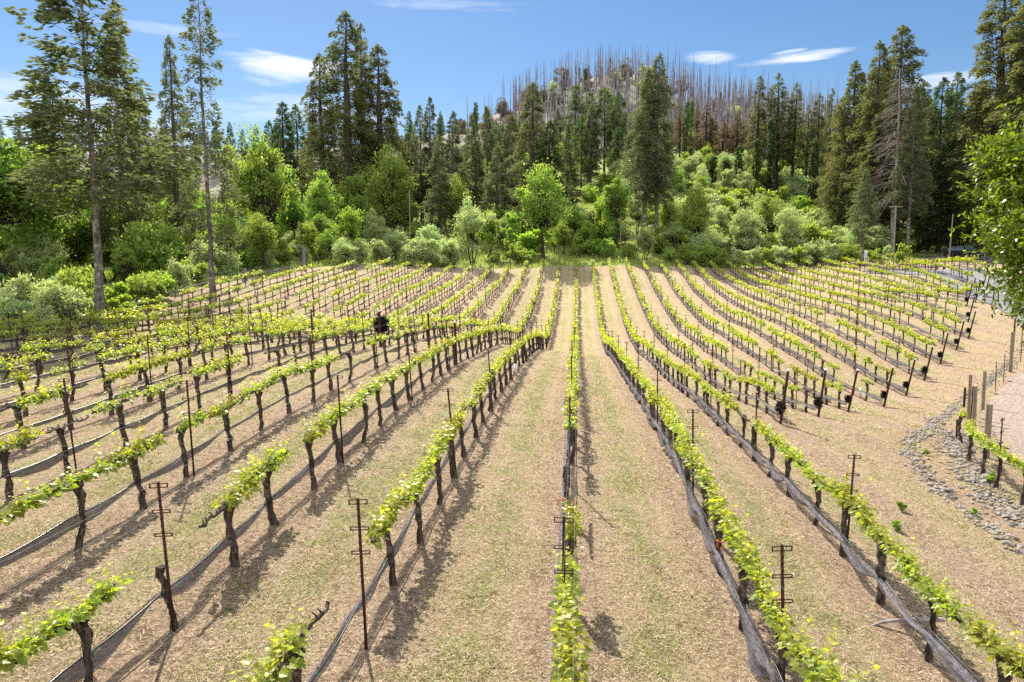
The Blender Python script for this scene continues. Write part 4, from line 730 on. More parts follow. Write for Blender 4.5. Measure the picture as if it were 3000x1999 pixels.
# broadleaf trees along the edge
T('oak_tree', 768, 96, 372, 112, label='tall light green oak with forked trunk behind the left rows'); T('oak_tree', 940, 112, 498, 68); T('oak_tree', 1155, 122, 424, 98, label='upright light green oak before the redwood cluster'); T('oak_tree', 1592, 108, 476, 102, label='rounded light green oak shading the far end of the rows')
T('willow_tree', 1378, 104, 580, 66); T('deep_tree', 1800, 111, 508, 60); T('bright_tree', 1770, 116, 560, 50); T('bright_tree', 1025, 94, 592, 50); T('willow_tree', 1265, 103, 660, 62); T('willow_tree', 1160, 100, 672, 55); T('willow_tree', 1320, 101, 690, 45)
T('oak_tree', 1340, 128, 512, 60); T('willow_tree', 1010, 88, 700, 42); T('bright_tree', 1500, 118, 610, 42); T('oak_tree', 2035, 110, 540, 66); T('willow_tree', 2100, 118, 590, 52); T('oak_tree', 1955, 118, 580, 52); T('willow_tree', 2180, 112, 612, 60); T('willow_tree', 2310, 110, 608, 58); T('oak_tree', 2250, 125, 580, 50); T('willow_tree', 1890, 106, 650, 45)
T('bright_tree', 2600, 122, 650, 30); T('bright_shrub', 2634, 106, 715, 24, label='round lime green shrub by the foot of the reddish fir'); T('deep_tree', 2690, 128, 560, 45); T('deep_tree', 2780, 135, 560, 60); T('bright_shrub', 2710, 132, 678, 16); T('green_shrub', 2795, 140, 672, 26, label='solitary round shrub above the bend of the road'); T('deep_tree', 2900, 125, 560, 70); T('deep_tree', 2960, 95, 640, 60)
for px, d, tp, hw, kd in ((130, 88, 560, 80, 'oak_tree'), (215, 96, 520, 80, 'oak_tree'), (310, 90, 560, 70, 'deep_tree'), (420, 86, 560, 85, 'oak_tree'), (480, 92, 590, 60, 'bright_tree'), (560, 92, 560, 80, 'deep_tree'), (665, 84, 600, 60, 'oak_tree'), (700, 100, 540, 60, 'oak_tree'),
        (860, 104, 560, 60, 'deep_tree'), (1070, 110, 560, 60, 'deep_tree'), (30, 110, 560, 90, 'oak_tree'), (100, 94, 600, 70, 'deep_tree'), (470, 86, 660, 60, 'bright_tree'), (560, 84, 640, 50, 'oak_tree'), (240, 92, 600, 60, 'deep_tree'), (-60, 98, 480, 130, 'deep_tree'),
        (340, 98, 540, 90, 'deep_tree'), (700, 90, 620, 50, 'willow_tree'), (900, 92, 640, 45, 'bright_tree'), (1100, 105, 610, 50, 'willow_tree'), (1430, 112, 620, 50, 'bright_tree'), (1680, 118, 600, 55, 'oak_tree'), (1720, 110, 650, 40, 'bright_tree'), (1860, 125, 560, 55, 'willow_tree')): T(kd, px, d, tp, hw)
# shrubs at the edge
def S(kind, px, d, h, label=None): T(kind, px, d, H=h*rnd.uniform(.9, 1.1), R=h*rnd.uniform(.55, .75), label=label)
for px, d, h, kd in ((60, 50, 3., 'grey_shrub'), (150, 49, 2.8, 'grey_shrub'), (20, 46, 2.4, 'grey_shrub'), (110, 45, 1.8, 'grey_shrub'), (210, 50, 2.6, 'grey_shrub'), (250, 53, 3.4, 'green_shrub'), (180, 58, 3.2, 'grey_shrub'), (225, 56, 3.6, 'green_shrub'), (-30, 48, 3., 'grey_shrub'), (330, 51.5, 1.9, 'bright_shrub'), (368, 53, 2.0, 'bright_shrub'), (345, 55, 2.6, 'bright_shrub'),
        (475, 64, 2., 'bright_shrub'), (440, 62, 2.6, 'green_shrub'), (520, 68, 2.8, 'grey_shrub'), (570, 72, 2.6, 'green_shrub'), (410, 60, 2.6, 'green_shrub'), (680, 78, 2.4, 'grey_shrub'), (730, 84, 3., 'green_shrub'), (780, 86, 2.6, 'grey_shrub'), (830, 88, 3.2, 'green_shrub'), (880, 90, 3., 'grey_shrub'), (930, 92, 2.8, 'green_shrub'), (1015, 91, 3.8, 'grey_shrub'), (1060, 93, 3., 'grey_shrub'), (1115, 95, 3.4, 'grey_shrub'), (1215, 97, 4., 'grey_shrub'), (1255, 98, 4.2, 'grey_shrub'), (1320, 99, 4., 'grey_shrub'),
        (1450, 106, 2., 'green_shrub'), (1510, 107, 3., 'deep'), (1540, 106, 2.4, 'green_shrub'), (1690, 109, 2.2, 'green_shrub'), (1740, 109, 2.6, 'deep'), (1780, 107, 3., 'green_shrub'), (1840, 107, 2.4, 'green_shrub'), (1960, 106, 2.2, 'green_shrub'), (2010, 105, 3., 'deep'), (2060, 105, 3.2, 'green_shrub'), (2110, 104.5, 3., 'green_shrub'), (2160, 104.5, 2.8, 'grey_shrub'), (2205, 104.5, 3.2, 'grey_shrub'), (2250, 104.5, 2.6, 'green_shrub'), (2290, 104.5, 3.4, 'grey_shrub'), (2340, 105, 3., 'bright_shrub'), (2380, 105, 3.4, 'grey_shrub'), (2430, 105, 3.6, 'grey_shrub'), (2480, 105.5, 3., 'green_shrub'), (2555, 108, 2.2, 'green_shrub')):
    S('green_shrub' if kd == 'deep' else kd, px, d, h)
# random fill of the hillside
def fill(kinds, n, px0, px1, d0, d1, hlo, hhi, seed, wide=1., mind=2.5):
    r = random.Random(seed); put = []
    for _ in range(n*6):
        if len(put) >= n: break
        px, d = r.uniform(px0, px1), math.sqrt(r.uniform(d0*d0, d1*d1)); x, y = at(px, d)
        if field_mask(np.array([x]), np.array([y]))[0] > .05 or any((x-a)**2+(y-b)**2 < mind*mind for a, b in put): continue
        if 2690 < px < 2860 and d < 185: continue
        put.append((x, y)); kd = r.choice(kinds); H = r.uniform(hlo, hhi); TREES.append((kd, px, d, H, DIM[kd][1]*H/DIM[kd][0]*r.uniform(.8, 1.2)*wide, None, None))
fill(['grey_shrub', 'green_shrub', 'willow_tree', 'grey_shrub', 'bright_shrub'], 120, 1880, 2560, 108, 160, 2.4, 5.5, 1, 1.15)
fill(['willow_tree', 'oak_tree', 'grey_shrub', 'bright_tree'], 75, 1850, 2560, 150, 200, 4, 8, 2)
fill(['green_shrub', 'grey_shrub', 'bright_shrub', 'oak_tree'], 75, 1000, 1900, 108, 165, 2.5, 6.5, 3)
fill(['oak_tree', 'willow_tree', 'bright_tree'], 30, 1250, 1950, 150, 215, 7, 11, 4)
fill(['fir', 'dark_fir', 'fir', 'pine'], 40, 1180, 1900, 150, 260, 12, 21, 5, .95, 6)
fill(['fir', 'dark_fir', 'deep_tree', 'oak_tree'], 30, -150, 1180, 125, 230, 13, 21, 6, 1, 7)
fill(['oak_tree', 'green_shrub', 'willow_tree', 'grey_shrub', 'deep_tree'], 66, -150, 1000, 76, 135, 2.6, 7., 7)
fill(['burnt_conifer', 'sprouting_redwood', 'column_tree', 'burnt_conifer'], 46, 1950, 2480, 205, 265, 13, 19, 8, .85, 4)
fill(['dead_brush', 'dead_brush', 'dead_brush', 'willow_tree', 'column_tree'], 150, 1330, 2480, 235, 395, 6, 13, 9, 1.1, 4)
fill(['fir', 'dark_fir', 'redwood'], 26, 2480, 3120, 150, 230, 24, 36, 10, 1, 7)
fill(['fir', 'dark_fir', 'pine'], 16, 1350, 1900, 250, 350, 11, 17, 12, .8, 8)
fill(['dark_fir', 'fir'], 50, -100, 1300, 300, 400, 13, 20, 13, 1, 9)
fill(['oak_tree', 'deep_tree', 'oak_tree', 'fir'], 60, -150, 1150, 125, 240, 9, 15, 15, 1.1, 6)
fill(['grey_shrub', 'green_shrub'], 18, 2560, 2700, 112, 150, 1.2, 2.5, 14)
TREES.sort(key=lambda t: t[1]); cnt = {}; tot_ = {}
for t in TREES:
    if t[6] is None: tot_[t[0]] = tot_.get(t[0], 0)+1
def band(d): return 'near the vines' if d < 125 else ('on the lower slope' if d < 200 else 'high on the hill')
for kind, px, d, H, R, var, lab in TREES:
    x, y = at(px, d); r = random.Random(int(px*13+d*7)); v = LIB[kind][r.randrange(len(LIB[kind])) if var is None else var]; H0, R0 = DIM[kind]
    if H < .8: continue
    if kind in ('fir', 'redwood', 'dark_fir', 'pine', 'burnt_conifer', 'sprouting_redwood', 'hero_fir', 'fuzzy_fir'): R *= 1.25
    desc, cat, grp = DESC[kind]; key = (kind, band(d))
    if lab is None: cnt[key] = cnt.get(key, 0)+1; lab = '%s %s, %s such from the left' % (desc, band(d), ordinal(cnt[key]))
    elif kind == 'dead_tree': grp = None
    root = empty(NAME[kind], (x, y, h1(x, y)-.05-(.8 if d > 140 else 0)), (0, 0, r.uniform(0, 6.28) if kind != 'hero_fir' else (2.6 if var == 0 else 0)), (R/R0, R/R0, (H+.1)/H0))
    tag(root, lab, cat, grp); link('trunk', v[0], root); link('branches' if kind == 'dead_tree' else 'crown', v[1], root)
# burnt snags along the ridge
r = random.Random(4); put = []; k = 0
while len(put) < 285:
    px, d = r.uniform(1350, 2450), r.uniform(235, 405)
    if px < 1650 and r.random() < .55: continue
    x, y = at(px, d); put.append((px, d, x, y, r.uniform(15, 31)*(1.0 if px > 1900 else .8), r.randrange(SNAG_N)))
put.sort()
for px, d, x, y, H, v in put:
    k += 1; o = link('burnt_snag', SNAGS[v], None, (x, y, h1(x, y)-2.), (r.gauss(0, .02), r.gauss(0, .02), r.uniform(0, 6)), (1, 1, H/24))
    tag(o, 'bare burnt tree trunk on the ridge, %s snag from the left' % ordinal(k), 'snag', 'burnt snags on the ridge')
r = random.Random(44); it = []
for _ in range(620):
    px, d = r.uniform(1500, 2450), r.uniform(250, 408); x, y = at(px, d); it.append((r.randrange(SNAG_N), x, y, h1(x, y)-2, 0, r.gauss(0, .02)))
class _P:
    def __init__(s, me): n = len(me.vertices); a = np.empty(n*3); me.vertices.foreach_get('co', a); s.V = a.reshape(-1, 3)*[1, 1, .9]; s.F = [(np.array([p.vertices[:] for p in me.polygons]), 0)]
    def arrays(s): return s.V, np.zeros(len(s.V))
tag(link('burnt_forest', merged(it, {i: _P(m) for i, m in enumerate(SNAGS)}).mesh('burnt_forest', M['snag'])), 'dense stand of bare burnt trunks filling the hillside under the ridge', 'burnt forest', 'burnt snags on the ridge', 'stuff')
# big glossy oak close by on the right
def near_oak():
    rs = np.random.RandomState(3); T_ = G(); K = G(); cen = []
    while len(cen) < 120:
        p = rs.normal(size=3); p /= np.linalg.norm(p); p *= rs.uniform(.4, 1)**.5; cen.append(np.array([p[0]*3.4, p[1]*3.4, 7.9+p[2]*3.9]))
    V, F = tube([(0, 0, -.3), (.05, 0, 1.5), (-.1, .1, 3.5), (0, 0, 5.5)], [.34, .27, .22, .17], 10, .06); T_.add(V, F)
    for c in cen:
        a = np.array([0, 0, rs.uniform(3., 5.4)]); m = a*.4+c*.6-[0, 0, .2]; V, F = tube([a, (a+m)/2, m, c], [.09, .07, .04, .01], 5); T_.add(V, F)
    cs = []; us = []; ns = []; vv = []
    for c in cen:
        for _ in range(62):                              # leafy twigs
            d = unit(rs.normal(size=3)+unit(c-[0, 0, 7.])*1.0); b = c+rs.normal(size=3)*[.42, .42, .38]; L = rs.uniform(.25, .6); k = int(L/.045)
            for j in range(k):
                f = j/k; o = unit(rs.normal(size=3)+d*.9); cs.append(b+d*L*f); us.append(o+[0, 0, -.15]); ns.append(rs.normal(size=3)*.5+[0, 0, 1]); vv.append(np.clip(f*.6+rs.normal()*.22+.12*(c[2]-7)/4, 0, 1))
    q = np.array(cs); N = len(q); cards(K, q, np.array(us), rs.uniform(.12, .20, N), rs.uniform(.034, .05, N), np.array(vv), 0, rs, unit(np.array(ns)))
    return T_.mesh('trunk', M['darkbark'], True), K.mesh('crown', M['near'])
a, b = near_oak(); x, y = at(3300, 26.5); root = empty('oak_tree', (x, y, h1(x, y)-.1), (0, 0, 1.)); tag(root, 'glossy bright green oak close by at the right edge', 'tree', 'broadleaf trees behind the vines'); link('trunk', a, root); link('crown', b, root)
# ------------------------------------------------------------------ utility poles
for px, d, tp, lab, lean in ((2614, 112, 603, 'grey utility pole beside the dead tree', 0), (2777, 108, 628, 'leaning brown pole by the bend of the road', .03), (1817, 109, 636, 'thin grey pole in the shrubs behind the far rows', 0), (1203, 104, 558, 'thin pole left of the redwood cluster trunks', 0), (878, 90, 650, 'thin pole behind the left rows', 0)):
    x, y = at(px, d); H = top_h(px, tp, d); g = G(); thin = .15 if px == 2614 else .085; capped(g, [(0, 0, -.5), (0, 0, H)], [thin, thin*.7], 8); 
    if px == 2614: box(g, (-.9, -.06, H-.25), (.9, .06, H-.12))
    tag(link('utility_pole', g.mesh('utility_pole', M['pole']), None, (x, y, h1(x, y)), (0, lean, 0)), lab, 'pole', 'utility poles')
# ------------------------------------------------------------------ stones of the dry ditch
def stone(seed):
    rs = np.random.RandomState(seed); import bmesh
    bm = bmesh.new(); bmesh.ops.create_icosphere(bm, subdivisions=2, radius=1)
    s = rs.uniform(.6, 1.2, 3)*[1, .8, .5]
    for _ in range(10):
        n = unit(rs.normal(size=3)); k = rs.uniform(.38, .72)
        for v in bm.verts:
            d = v.co.x*n[0]+v.co.y*n[1]+v.co.z*n[2]
            if d > k: v.co.x -= n[0]*(d-k); v.co.y -= n[1]*(d-k); v.co.z -= n[2]*(d-k)
    for v in bm.verts: v.co.x *= s[0]; v.co.y *= s[1]; v.co.z *= s[2]
    me = bpy.data.meshes.new('stone'); bm.to_mesh(me); bm.free(); me.materials.append(M['rock']); return me
STN = [stone(i) for i in range(9)]; rs = np.random.RandomState(12)
bands = [([(2965, 1055), (2900, 1120), (2840, 1155), (2790, 1200), (2735, 1245), (2665, 1300), (2672, 1345), (2710, 1400), (2770, 1450), (2830, 1500), (2910, 1555), (3020, 1640)], 165, .26, .15), ([(2800, 1270), (2800, 1310), (2830, 1370), (2870, 1410), (2900, 1450), (2960, 1500), (3060, 1560)], 125, .5, .17), ([(2990, 960), (2985, 1040), (2950, 1080)], 14, .6, .14)]
k = 0; sites = []
for pts, n, wd, sz in bands:
    W3 = np.array([hit(*p) for p in pts]); dd = np.r_[0, np.cumsum(np.linalg.norm(np.diff(W3, axis=0), axis=1))]
    for _ in range(n):
        s = rs.uniform(0, dd[-1]); x = np.interp(s, dd, W3[:, 0])+rs.normal()*wd*.5; y = np.interp(s, dd, W3[:, 1])+rs.normal()*wd*.5; sites.append((y, x, sz*rs.uniform(.35, 1.15)))
sites.sort()
for y, x, s in sites:
    k += 1; z = h1(x, y)+float(micro(np.array([x]), np.array([y]))[0]); o = link('stone', STN[rs.randint(9)], None, (x, y, z+s*.12), (rs.normal()*.25, rs.normal()*.25, rs.uniform(0, 6)), s)
    tag(o, 'flat grey field stone in the dry ditch, %s stone from the front' % ordinal(k), 'stone', 'field stones along the dry ditch')
g = G()
for pts, n, wd, sz in bands:
    W3 = np.array([hit(*p) for p in pts]); dd = np.r_[0, np.cumsum(np.linalg.norm(np.diff(W3, axis=0), axis=1))]; n = n*7; s = rs.uniform(0, dd[-1], n)
    x = np.interp(s, dd, W3[:, 0])+rs.normal(size=n)*wd*.6; y = np.interp(s, dd, W3[:, 1])+rs.normal(size=n)*wd*.6; z = hz(x, y)+micro(x, y); oct_ = np.array([(1, 0, 0), (0, 1, 0), (-1, 0, 0), (0, -1, 0), (.2, .1, .7), (0, 0, -.6)])
    S = rs.uniform(.02, .075, n)[:, None, None]*rs.uniform(.6, 1.4, (n, 6, 1)); a = rs.uniform(0, 6.3, n); R2 = np.stack([np.stack([np.cos(a), -np.sin(a), 0*a], -1), np.stack([np.sin(a), np.cos(a), 0*a], -1), np.stack([0*a, 0*a, 1+0*a], -1)], 1)
    V = np.einsum('nij,kj->nki', R2, oct_)*S+np.stack([x, y, z+.015], -1)[:, None]; F0 = np.array([(0, 1, 4), (1, 2, 4), (2, 3, 4), (3, 0, 4), (1, 0, 5), (2, 1, 5), (3, 2, 5), (0, 3, 5)])
    g.add(V.reshape(-1, 3), (F0[None]+(np.arange(n)*6)[:, None, None]).reshape(-1, 3))
tag(link('rubble', g.mesh('rubble', M['rock'])), 'small grey rubble packed between the field stones of the ditch', 'rubble', kind='stuff')
# ------------------------------------------------------------------ fence posts and vines beyond the ditch
fp = [(2837, 1232, 1.9, 'wood', .065), (2853, 1246, 1.55, 'wood', .075), (2879, 1202, 1.75, 'wood', .07), (2888, 1343, 1.65, 'wood', .09), (2960, 1090, 2.2, 'wood', .09), (2824, 1192, .9, 'rust', .05), (2915, 1155, 1.6, 'rust', .018), (2940, 1122, 1.5, 'rust', .018), (2842, 1262, 1.7, 'rust', .02), (2990, 1060, 2., 'rust', .02), (2968, 1030, 2., 'rust', .045), (2802, 1288, .7, 'rust', .03)]
tops = []
for i, (px, py, H, m, r) in enumerate(fp):
    x, y = hit(px, py); g = G(); capped(g, [(0, 0, -.3), (0, 0, H*.5), (0, 0, H)], [r, r, r*.95], 12 if m == 'wood' else 6, 0, 0, .02)
    lab = ('thick weathered wooden' if m == 'wood' else 'thin rusty steel')+' fence post beyond the stone ditch, %s from the left' % ordinal(1+sum(1 for q in fp if q[0] < px and q[3] == m))
    tag(link('fence_post', g.mesh('fence_post', M[m]), None, (x, y, h1(x, y)), (rnd.gauss(0, .01), rnd.gauss(0, .015), 0)), lab, 'post', 'fence posts beyond the ditch')
    if m == 'wood': tops.append((x, y, h1(x, y), H))
tops.sort(key=lambda t: t[1])
for i, (a, b) in enumerate(zip(tops[:-1], tops[1:])):
    for f in (.25, .5, .75, .93):
        g = G(); V, F = tube([(a[0], a[1], a[2]+a[3]*f), ((a[0]+b[0])/2, (a[1]+b[1])/2, (a[2]+a[3]*f+b[2]+b[3]*f)/2-.02), (b[0], b[1], b[2]+b[3]*f)], .003, 3); g.add(V, F)
        tag(link('fence_wire', g.mesh('fence_wire', M['wire'])), '%s fence wire up, between wooden posts %d and %d from the front beyond the ditch' % (ordinal(int(f*4)+1 if f < .9 else 4), i+1, i+2), 'wire', 'fence wires')
vr = [(2960, 1180), (2816, 1298), (2836, 1351), (2874, 1391), (2919, 1432), (2996, 1483), (3090, 1550)]; prev = None
W3 = [hit(*p) for p in vr[1:]]
for i, (x, y) in enumerate(W3):
    a = W3[max(0, i-1)]; b = W3[min(len(W3)-1, i+1)]; rot = math.atan2(-(b[0]-a[0]), b[1]-a[1]); L = .62
    root = empty('grape_vine', (x, y, h1(x, y)-.02), (0, 0, rot)); root.scale = (1, .95 if i else .6, .98)
    tag(root, 'leafy vine beyond the stone ditch, %s from the left' % ordinal(i+1), 'grapevine', 'grapevines beyond the ditch'); link('trunk', TRK[i][0], root)
    for sd in (-1, 1): link('cordon', COR[sd][i % 4], root)
    link('foliage', FOL['near', 'full' if i else 'head', i % 2], root)
for j, (px, py) in enumerate(((2923, 1436),)):
    x, y = hit(px, py); r_ = empty('trellis_stake', (x, y, h1(x, y)), (0, 0, .7)); link('stake', SA, r_); link('bracket', SB, r_, (0, 0, 1.79)); link('bracket', SC_, r_, (0, 0, 1.48)); link('bracket', SC_, r_, (0, 0, 1.19)); tag(r_, 'rusty notched stake in the short row beyond the stone ditch', 'stake', 'steel trellis stakes along the rows')
g = G(); V, F = tube([(a[0], a[1], h1(*a)+.3) for a in W3], .01, 4); g.add(V, F); tag(link('drip_hose', g.mesh('drip_hose', M['hose'])), 'black hose of the short row beyond the stone ditch', 'hose', 'drip hoses')
# small weeds by the ditch
for i, (px, py) in enumerate(((2714, 1335), (2852, 1512), (2640, 1500), (2630, 1560), (2900, 1420), (2905, 1405))):
    x, y = hit(px, py); root = empty('weed', (x, y, h1(x, y)), (0, 0, i), .07 if i < 2 else .09); v = LIB['bright_shrub'][i % 2]; tag(root, 'small green weed beside the stone ditch, %s from the left' % ordinal(1+sorted((2714, 2852, 2640, 2630, 2900, 2905)).index(px)), 'weed', 'weeds by the ditch'); link('crown', v[1], root)
# ------------------------------------------------------------------ left-hand deer fence and net bundle on the ground
yy = np.arange(22, 92, 3.6)
def lx(y): return float(np.interp(y, [0, 30, 60, 75, 87, 95], [-33, -33.4, -33.4, -31.5, -28, -21]))
for i, y in enumerate(yy):
    g = G(); capped(g, [(0, 0, -.2), (0, 0, 1.5)], [.022, .02], 6); tag(link('fence_post', g.mesh('fence_post', M['rust']), None, (lx(y), y, h1(lx(y), y)), (rnd.gauss(0, .03), rnd.gauss(0, .04), 0)), 'thin dark post of the wire fence on the left edge, %s from the front' % ordinal(i+1), 'post', 'posts of the left fence')
for z in (.5, .9, 1.3):
    g = G(); y = np.arange(20, 92, 1.2); V, F = tube(np.stack([[lx(v) for v in y], y, [h1(lx(v), v)+z+.02*sin(v*3) for v in y]], 1), .006, 3); g.add(V, F); tag(link('fence_wire', g.mesh('fence_wire', M['hose'])), '%s strand of the wire fence along the left edge' % {.5: 'lowest', .9: 'middle', 1.3: 'top'}[z], 'wire', 'fence wires')
g = G(); y = np.arange(24, 74, .5); P = np.stack([[lx(v)+.5 for v in y], y, [h1(lx(v)+.5, v)+.75+.05*sin(v*1.7) for v in y]], 1); V, F = tube(P, .07+.03*np.sin(y*2.3)**2, 6, .2); g.add(V, F)
tag(link('bird_net', g.mesh('bird_net', M['net'], True)), 'long roll of dark netting slung along the left fence', 'netting', 'rolled bird nets')
# black net heap hanging by a post in the fourth row left
x, y = -9.7, 33.6; g = G(); rs = np.random.RandomState(2); P = unit(rs.normal(size=(1500, 3)))*[.30, .42, .42]*rs.uniform(.4, 1.05, (1500, 1)); cards(g, P, rs.normal(size=(1500, 3)), .2, .03, 0, 0, rs)
tag(link('net_bundle', g.mesh('net_bundle', M['netb']), None, (x, y, h1(x, y)+1.05)), 'large black wad of netting hung in the fourth row left of centre', 'net bundle')
for i, (k, y, lab) in enumerate(((-4, 33.0, 'thick dark post beside the big wad of netting'), (-3, 33.4, 'thick dark post by the gap in the third row left'), (-2, 27.5, 'thick dark post in the second row left where it dips'))):
    x = k*SP; g = G(); capped(g, [(0, 0, -.2), (0, 0, 1.75)], [.055, .05], 9); r = link('end_post', g.mesh('end_post', M['rust']), None, (x, y, h1(x, y)), (0, -.03, 0)); tag(r, lab, 'post', 'end posts of the rows'); g = G(); capped(g, [(0, 0, 0), (0, 0, .08)], [.058, .058], 9); link('cap', g.mesh('cap', M['white']), r, (0, 0, 1.72))
# white grow cartons at a few vine feet
for i, (k, y, lab) in enumerate(((-1, 26.9, 'white vine carton at a foot in the first row left'), (4, 55.8, 'white vine carton in the fourth row right'), (5, 47.8, 'white vine carton in the fifth row right'), (8, 52.5, 'white vine carton in the eighth row right'), (6, 35.8, 'white vine carton near the head of the sixth row right'))):
    x = k*SP+.12; g = G()
    for a, b in (((-.05, -.05, 0), (-.042, .05, .5)), ((.042, -.05, 0), (.05, .05, .5)), ((-.042, -.05, 0), (.042, -.042, .5)), ((-.042, .042, 0), (.042, .05, .5))): box(g, a, b)
    tag(link('vine_guard', g.mesh('vine_guard', M['white']), None, (x, y, h1(x, y)), (0, rnd.gauss(0, .05), .3)), lab, 'carton', 'white vine cartons')
# orange tapes
for k, y, z, lab in ((1, 10.4, .62, 'orange tape tied round a trunk in the first row right'), (0, 11.1, .7, 'small orange tag hanging in the gap of the centre row')):
    x = k*SP; g = G(); an = np.linspace(0, 2*pi, 13); V, F = tube(np.stack([np.cos(an)*.062, np.sin(an)*.062, .01*np.sin(an*2)], 1), .008, 5); g.add(V, F); V, F = tube([(-.05, -.05, 0), (-.06, -.09, -.06), (-.02, -.09, -.11), (.03, -.07, -.05)], .009, 4); g.add(V, F)
    tag(link('orange_tape', g.mesh('orange_tape', M['orange']), None, (x-(.07 if k else .12), y, h1(x, y)+z)), lab, 'tape')
# fallen grey branch by the second row right
x, y = hit(2650, 1850); g = G(); capped(g, [(-.55, -.05, .03), (-.3, 0, .10), (0, .02, .14), (.3, .0, .16), (.5, -.05, .2)], [.012, .025, .03, .035, .03], 7, 0, 0, .2); capped(g, [(-.2, 0, .11), (-.42, .1, .16), (-.55, .12, .13)], [.015, .01, .004], 5)
tag(link('fallen_branch', g.mesh('fallen_branch', M['deadw']), None, (x, y, h1(x, y))), 'grey broken branch lying beside the second row right', 'branch')
# white sign on a thin post behind the right-hand rows
x, y = at(2533, 101.5); g = G(); capped(g, [(0, 0, -.2), (0, 0, 1.0)], [.035, .035], 6); r = link('sign_post', g.mesh('sign_post', M['wood']), None, (x, y, h1(x, y))); tag(r, 'narrow white upright sign by the small brownish fir', 'sign')
g = G(); box(g, (-.17, -.02, 0), (.17, .02, 1.65)); pn = link('sign_panel', g.mesh('sign_panel', M['white']), r, (0, -.06, .55))
g = G()
for i in range(7): box(g, (-.09+.02*(i % 2), -.026, .25+i*.17), (.09-.03*(i % 3 == 0), -.0215, .33+i*.17))
link('lettering', g.mesh('lettering', M['hose']), pn)
# stumps at the left edge
for i, (px, py, h) in enumerate(((715, 826, 1.3), (890, 800, 2.6))):
    x, y = at(px, (74, 84)[i]); g = G(); capped(g, [(0, 0, -.2), (.03, 0, h*.5), (.08, .02, h)], [.35 if not i else .28, .27 if not i else .24, .2 if not i else .08], 9, 0, 0, .15); tag(link('tree_stump', g.mesh('tree_stump', M['snag']), None, (x, y, h1(x, y))), ('low dark stump on the left vineyard edge', 'tall broken stump behind the left rows')[i], 'stump')
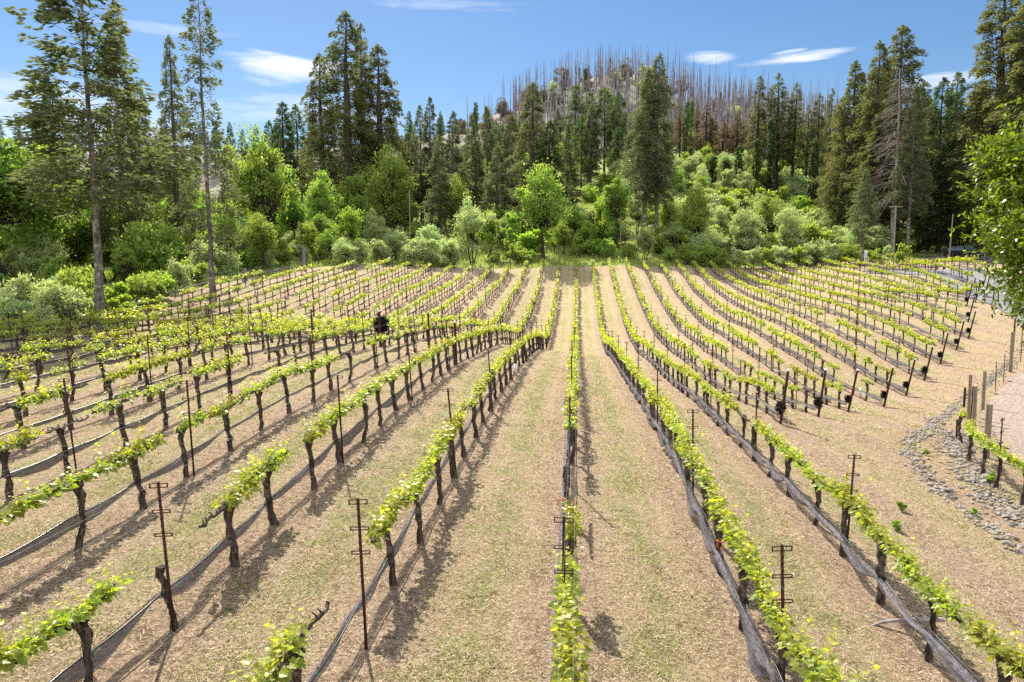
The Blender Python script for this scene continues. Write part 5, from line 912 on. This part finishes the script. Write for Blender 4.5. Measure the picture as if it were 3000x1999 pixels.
# ------------------------------------------------------------------ dark car on the drive
def car():
    paint = plain('dark_paint', (.015, .017, .022), .25, .3, .6); glass = plain('car_glass', (.10, .13, .17), .08, 0, .8); rub = plain('tyre_rubber', (.015, .015, .015), .8); lamp = plain('lamp_glass', (.7, .7, .7), .2)
    prof = [(-2.25, .35), (-2.3, .7), (-2.2, .98), (-1.2, 1.08), (-.62, 1.62), (1.55, 1.70), (2.1, 1.15), (2.25, .8), (2.2, .35)]      # nose at -y
    root = empty('parked_car', (0, 0, 0)); g = G()
    P = np.array(prof); n = len(P); w = np.interp(P[:, 1], [.3, .8, 1.1, 1.7], [.90, .94, .88, .68])
    V = np.concatenate([np.stack([-w, P[:, 0], P[:, 1]], 1), np.stack([w, P[:, 0], P[:, 1]], 1)]); i = np.arange(n-1)
    g.add(V, np.stack([i, i+1, i+1+n, i+n], 1)); g.add(V, [(0, n, 2*n-1, n-1)])
    for s in (0, n): g.add(V[s:s+n], [tuple([0, j, j+1]) for j in range(1, n-1)])
    body = link('body', g.mesh('body', paint), root)
    g = G(); g.add([(-.80, -1.17, 1.125), (.80, -1.17, 1.125), (.64, -.70, 1.59), (-.64, -.70, 1.59)], [(0, 1, 2, 3)]); V = np.array(g.V[0])+[0, -.02, .02]; g = G(); g.add(V, [(0, 1, 2, 3)]); link('windscreen', g.mesh('windscreen', glass), root)
    for s in (-1, 1):
        g = G(); g.add([(s*.89, -1.0, 1.12), (s*.90, .5, 1.14), (s*.74, .5, 1.58), (s*.73, -.58, 1.56)], [(0, 1, 2, 3)]); g.add([(s*.90, .56, 1.14), (s*.89, 1.8, 1.16), (s*.73, 1.5, 1.60), (s*.74, .56, 1.58)], [(0, 1, 2, 3)]); link('window', g.mesh('window', glass), root)
        g = G(); box(g, (-.2, -.02, -.07), (.2, .02, .07)); link('headlight', g.mesh('headlight', lamp), root, (s*.66, -2.30, .82))
        g = G(); box(g, (-.09, -.05, -.07), (.09, .05, .07)); link('mirror', g.mesh('mirror', paint), root, (s*1.02, -.95, 1.15))
        for yv in (-1.45, 1.4):
            g = G(); V, F = tube([(-.11, 0, 0), (-.105, 0, 0), (.105, 0, 0), (.11, 0, 0)], [.24, .36, .36, .24], 16); g.add(V, F); wl = link('wheel', g.mesh('wheel', rub), root, (s*.84, yv, .36))
            g = G(); capped(g, [(-.03, 0, 0), (.03, 0, 0)], [.22, .20], 12); link('rim', g.mesh('rim', M['wire']), wl, (s*.10, 0, 0))
    g = G(); box(g, (-.5, -.015, -.14), (.5, .015, .14)); link('grille', g.mesh('grille', rub), root, (0, -2.31, .80)); g = G(); box(g, (-.26, -.01, -.06), (.26, .01, .06)); link('number_plate', g.mesh('number_plate', M['white']), root, (0, -2.30, .52))
    for s in (-1, 1):
        g = G(); capped(g, [(0, -.5, 0), (0, 1.4, .03)], [.02, .02], 5); link('roof_rail', g.mesh('roof_rail', M['wire']), root, (s*.62, 0, 1.69))
    return root
cr = car(); x, y = at(2818, 112); cr.location = (x, y, h1(x, y)+.12); cr.rotation_euler = (0, 0, .35); tag(cr, 'dark car with pale windscreen parked on the drive at right', 'car')
# fence along the far side of the road bend
for i, px in enumerate((2712, 2728, 2745, 2793, 2820, 2856, 2870, 2895, 2915, 2930, 2950, 2975)):
    d = np.interp(px, [2700, 2880, 2960, 3000], [95, 76, 67, 62]); x, y = at(px, d); g = G(); capped(g, [(0, 0, -.2), (0, 0, 1.25)], [.05, .045], 6); tag(link('fence_post', g.mesh('fence_post', M['rust' if i != 5 else 'orange' if 0 else 'rust']), None, (x, y, h1(x, y)), (rnd.gauss(0, .04), rnd.gauss(0, .06), 0)), 'short dark fence post along the road bend, %s from the left' % ordinal(i+1), 'post', 'fence posts at the road bend')
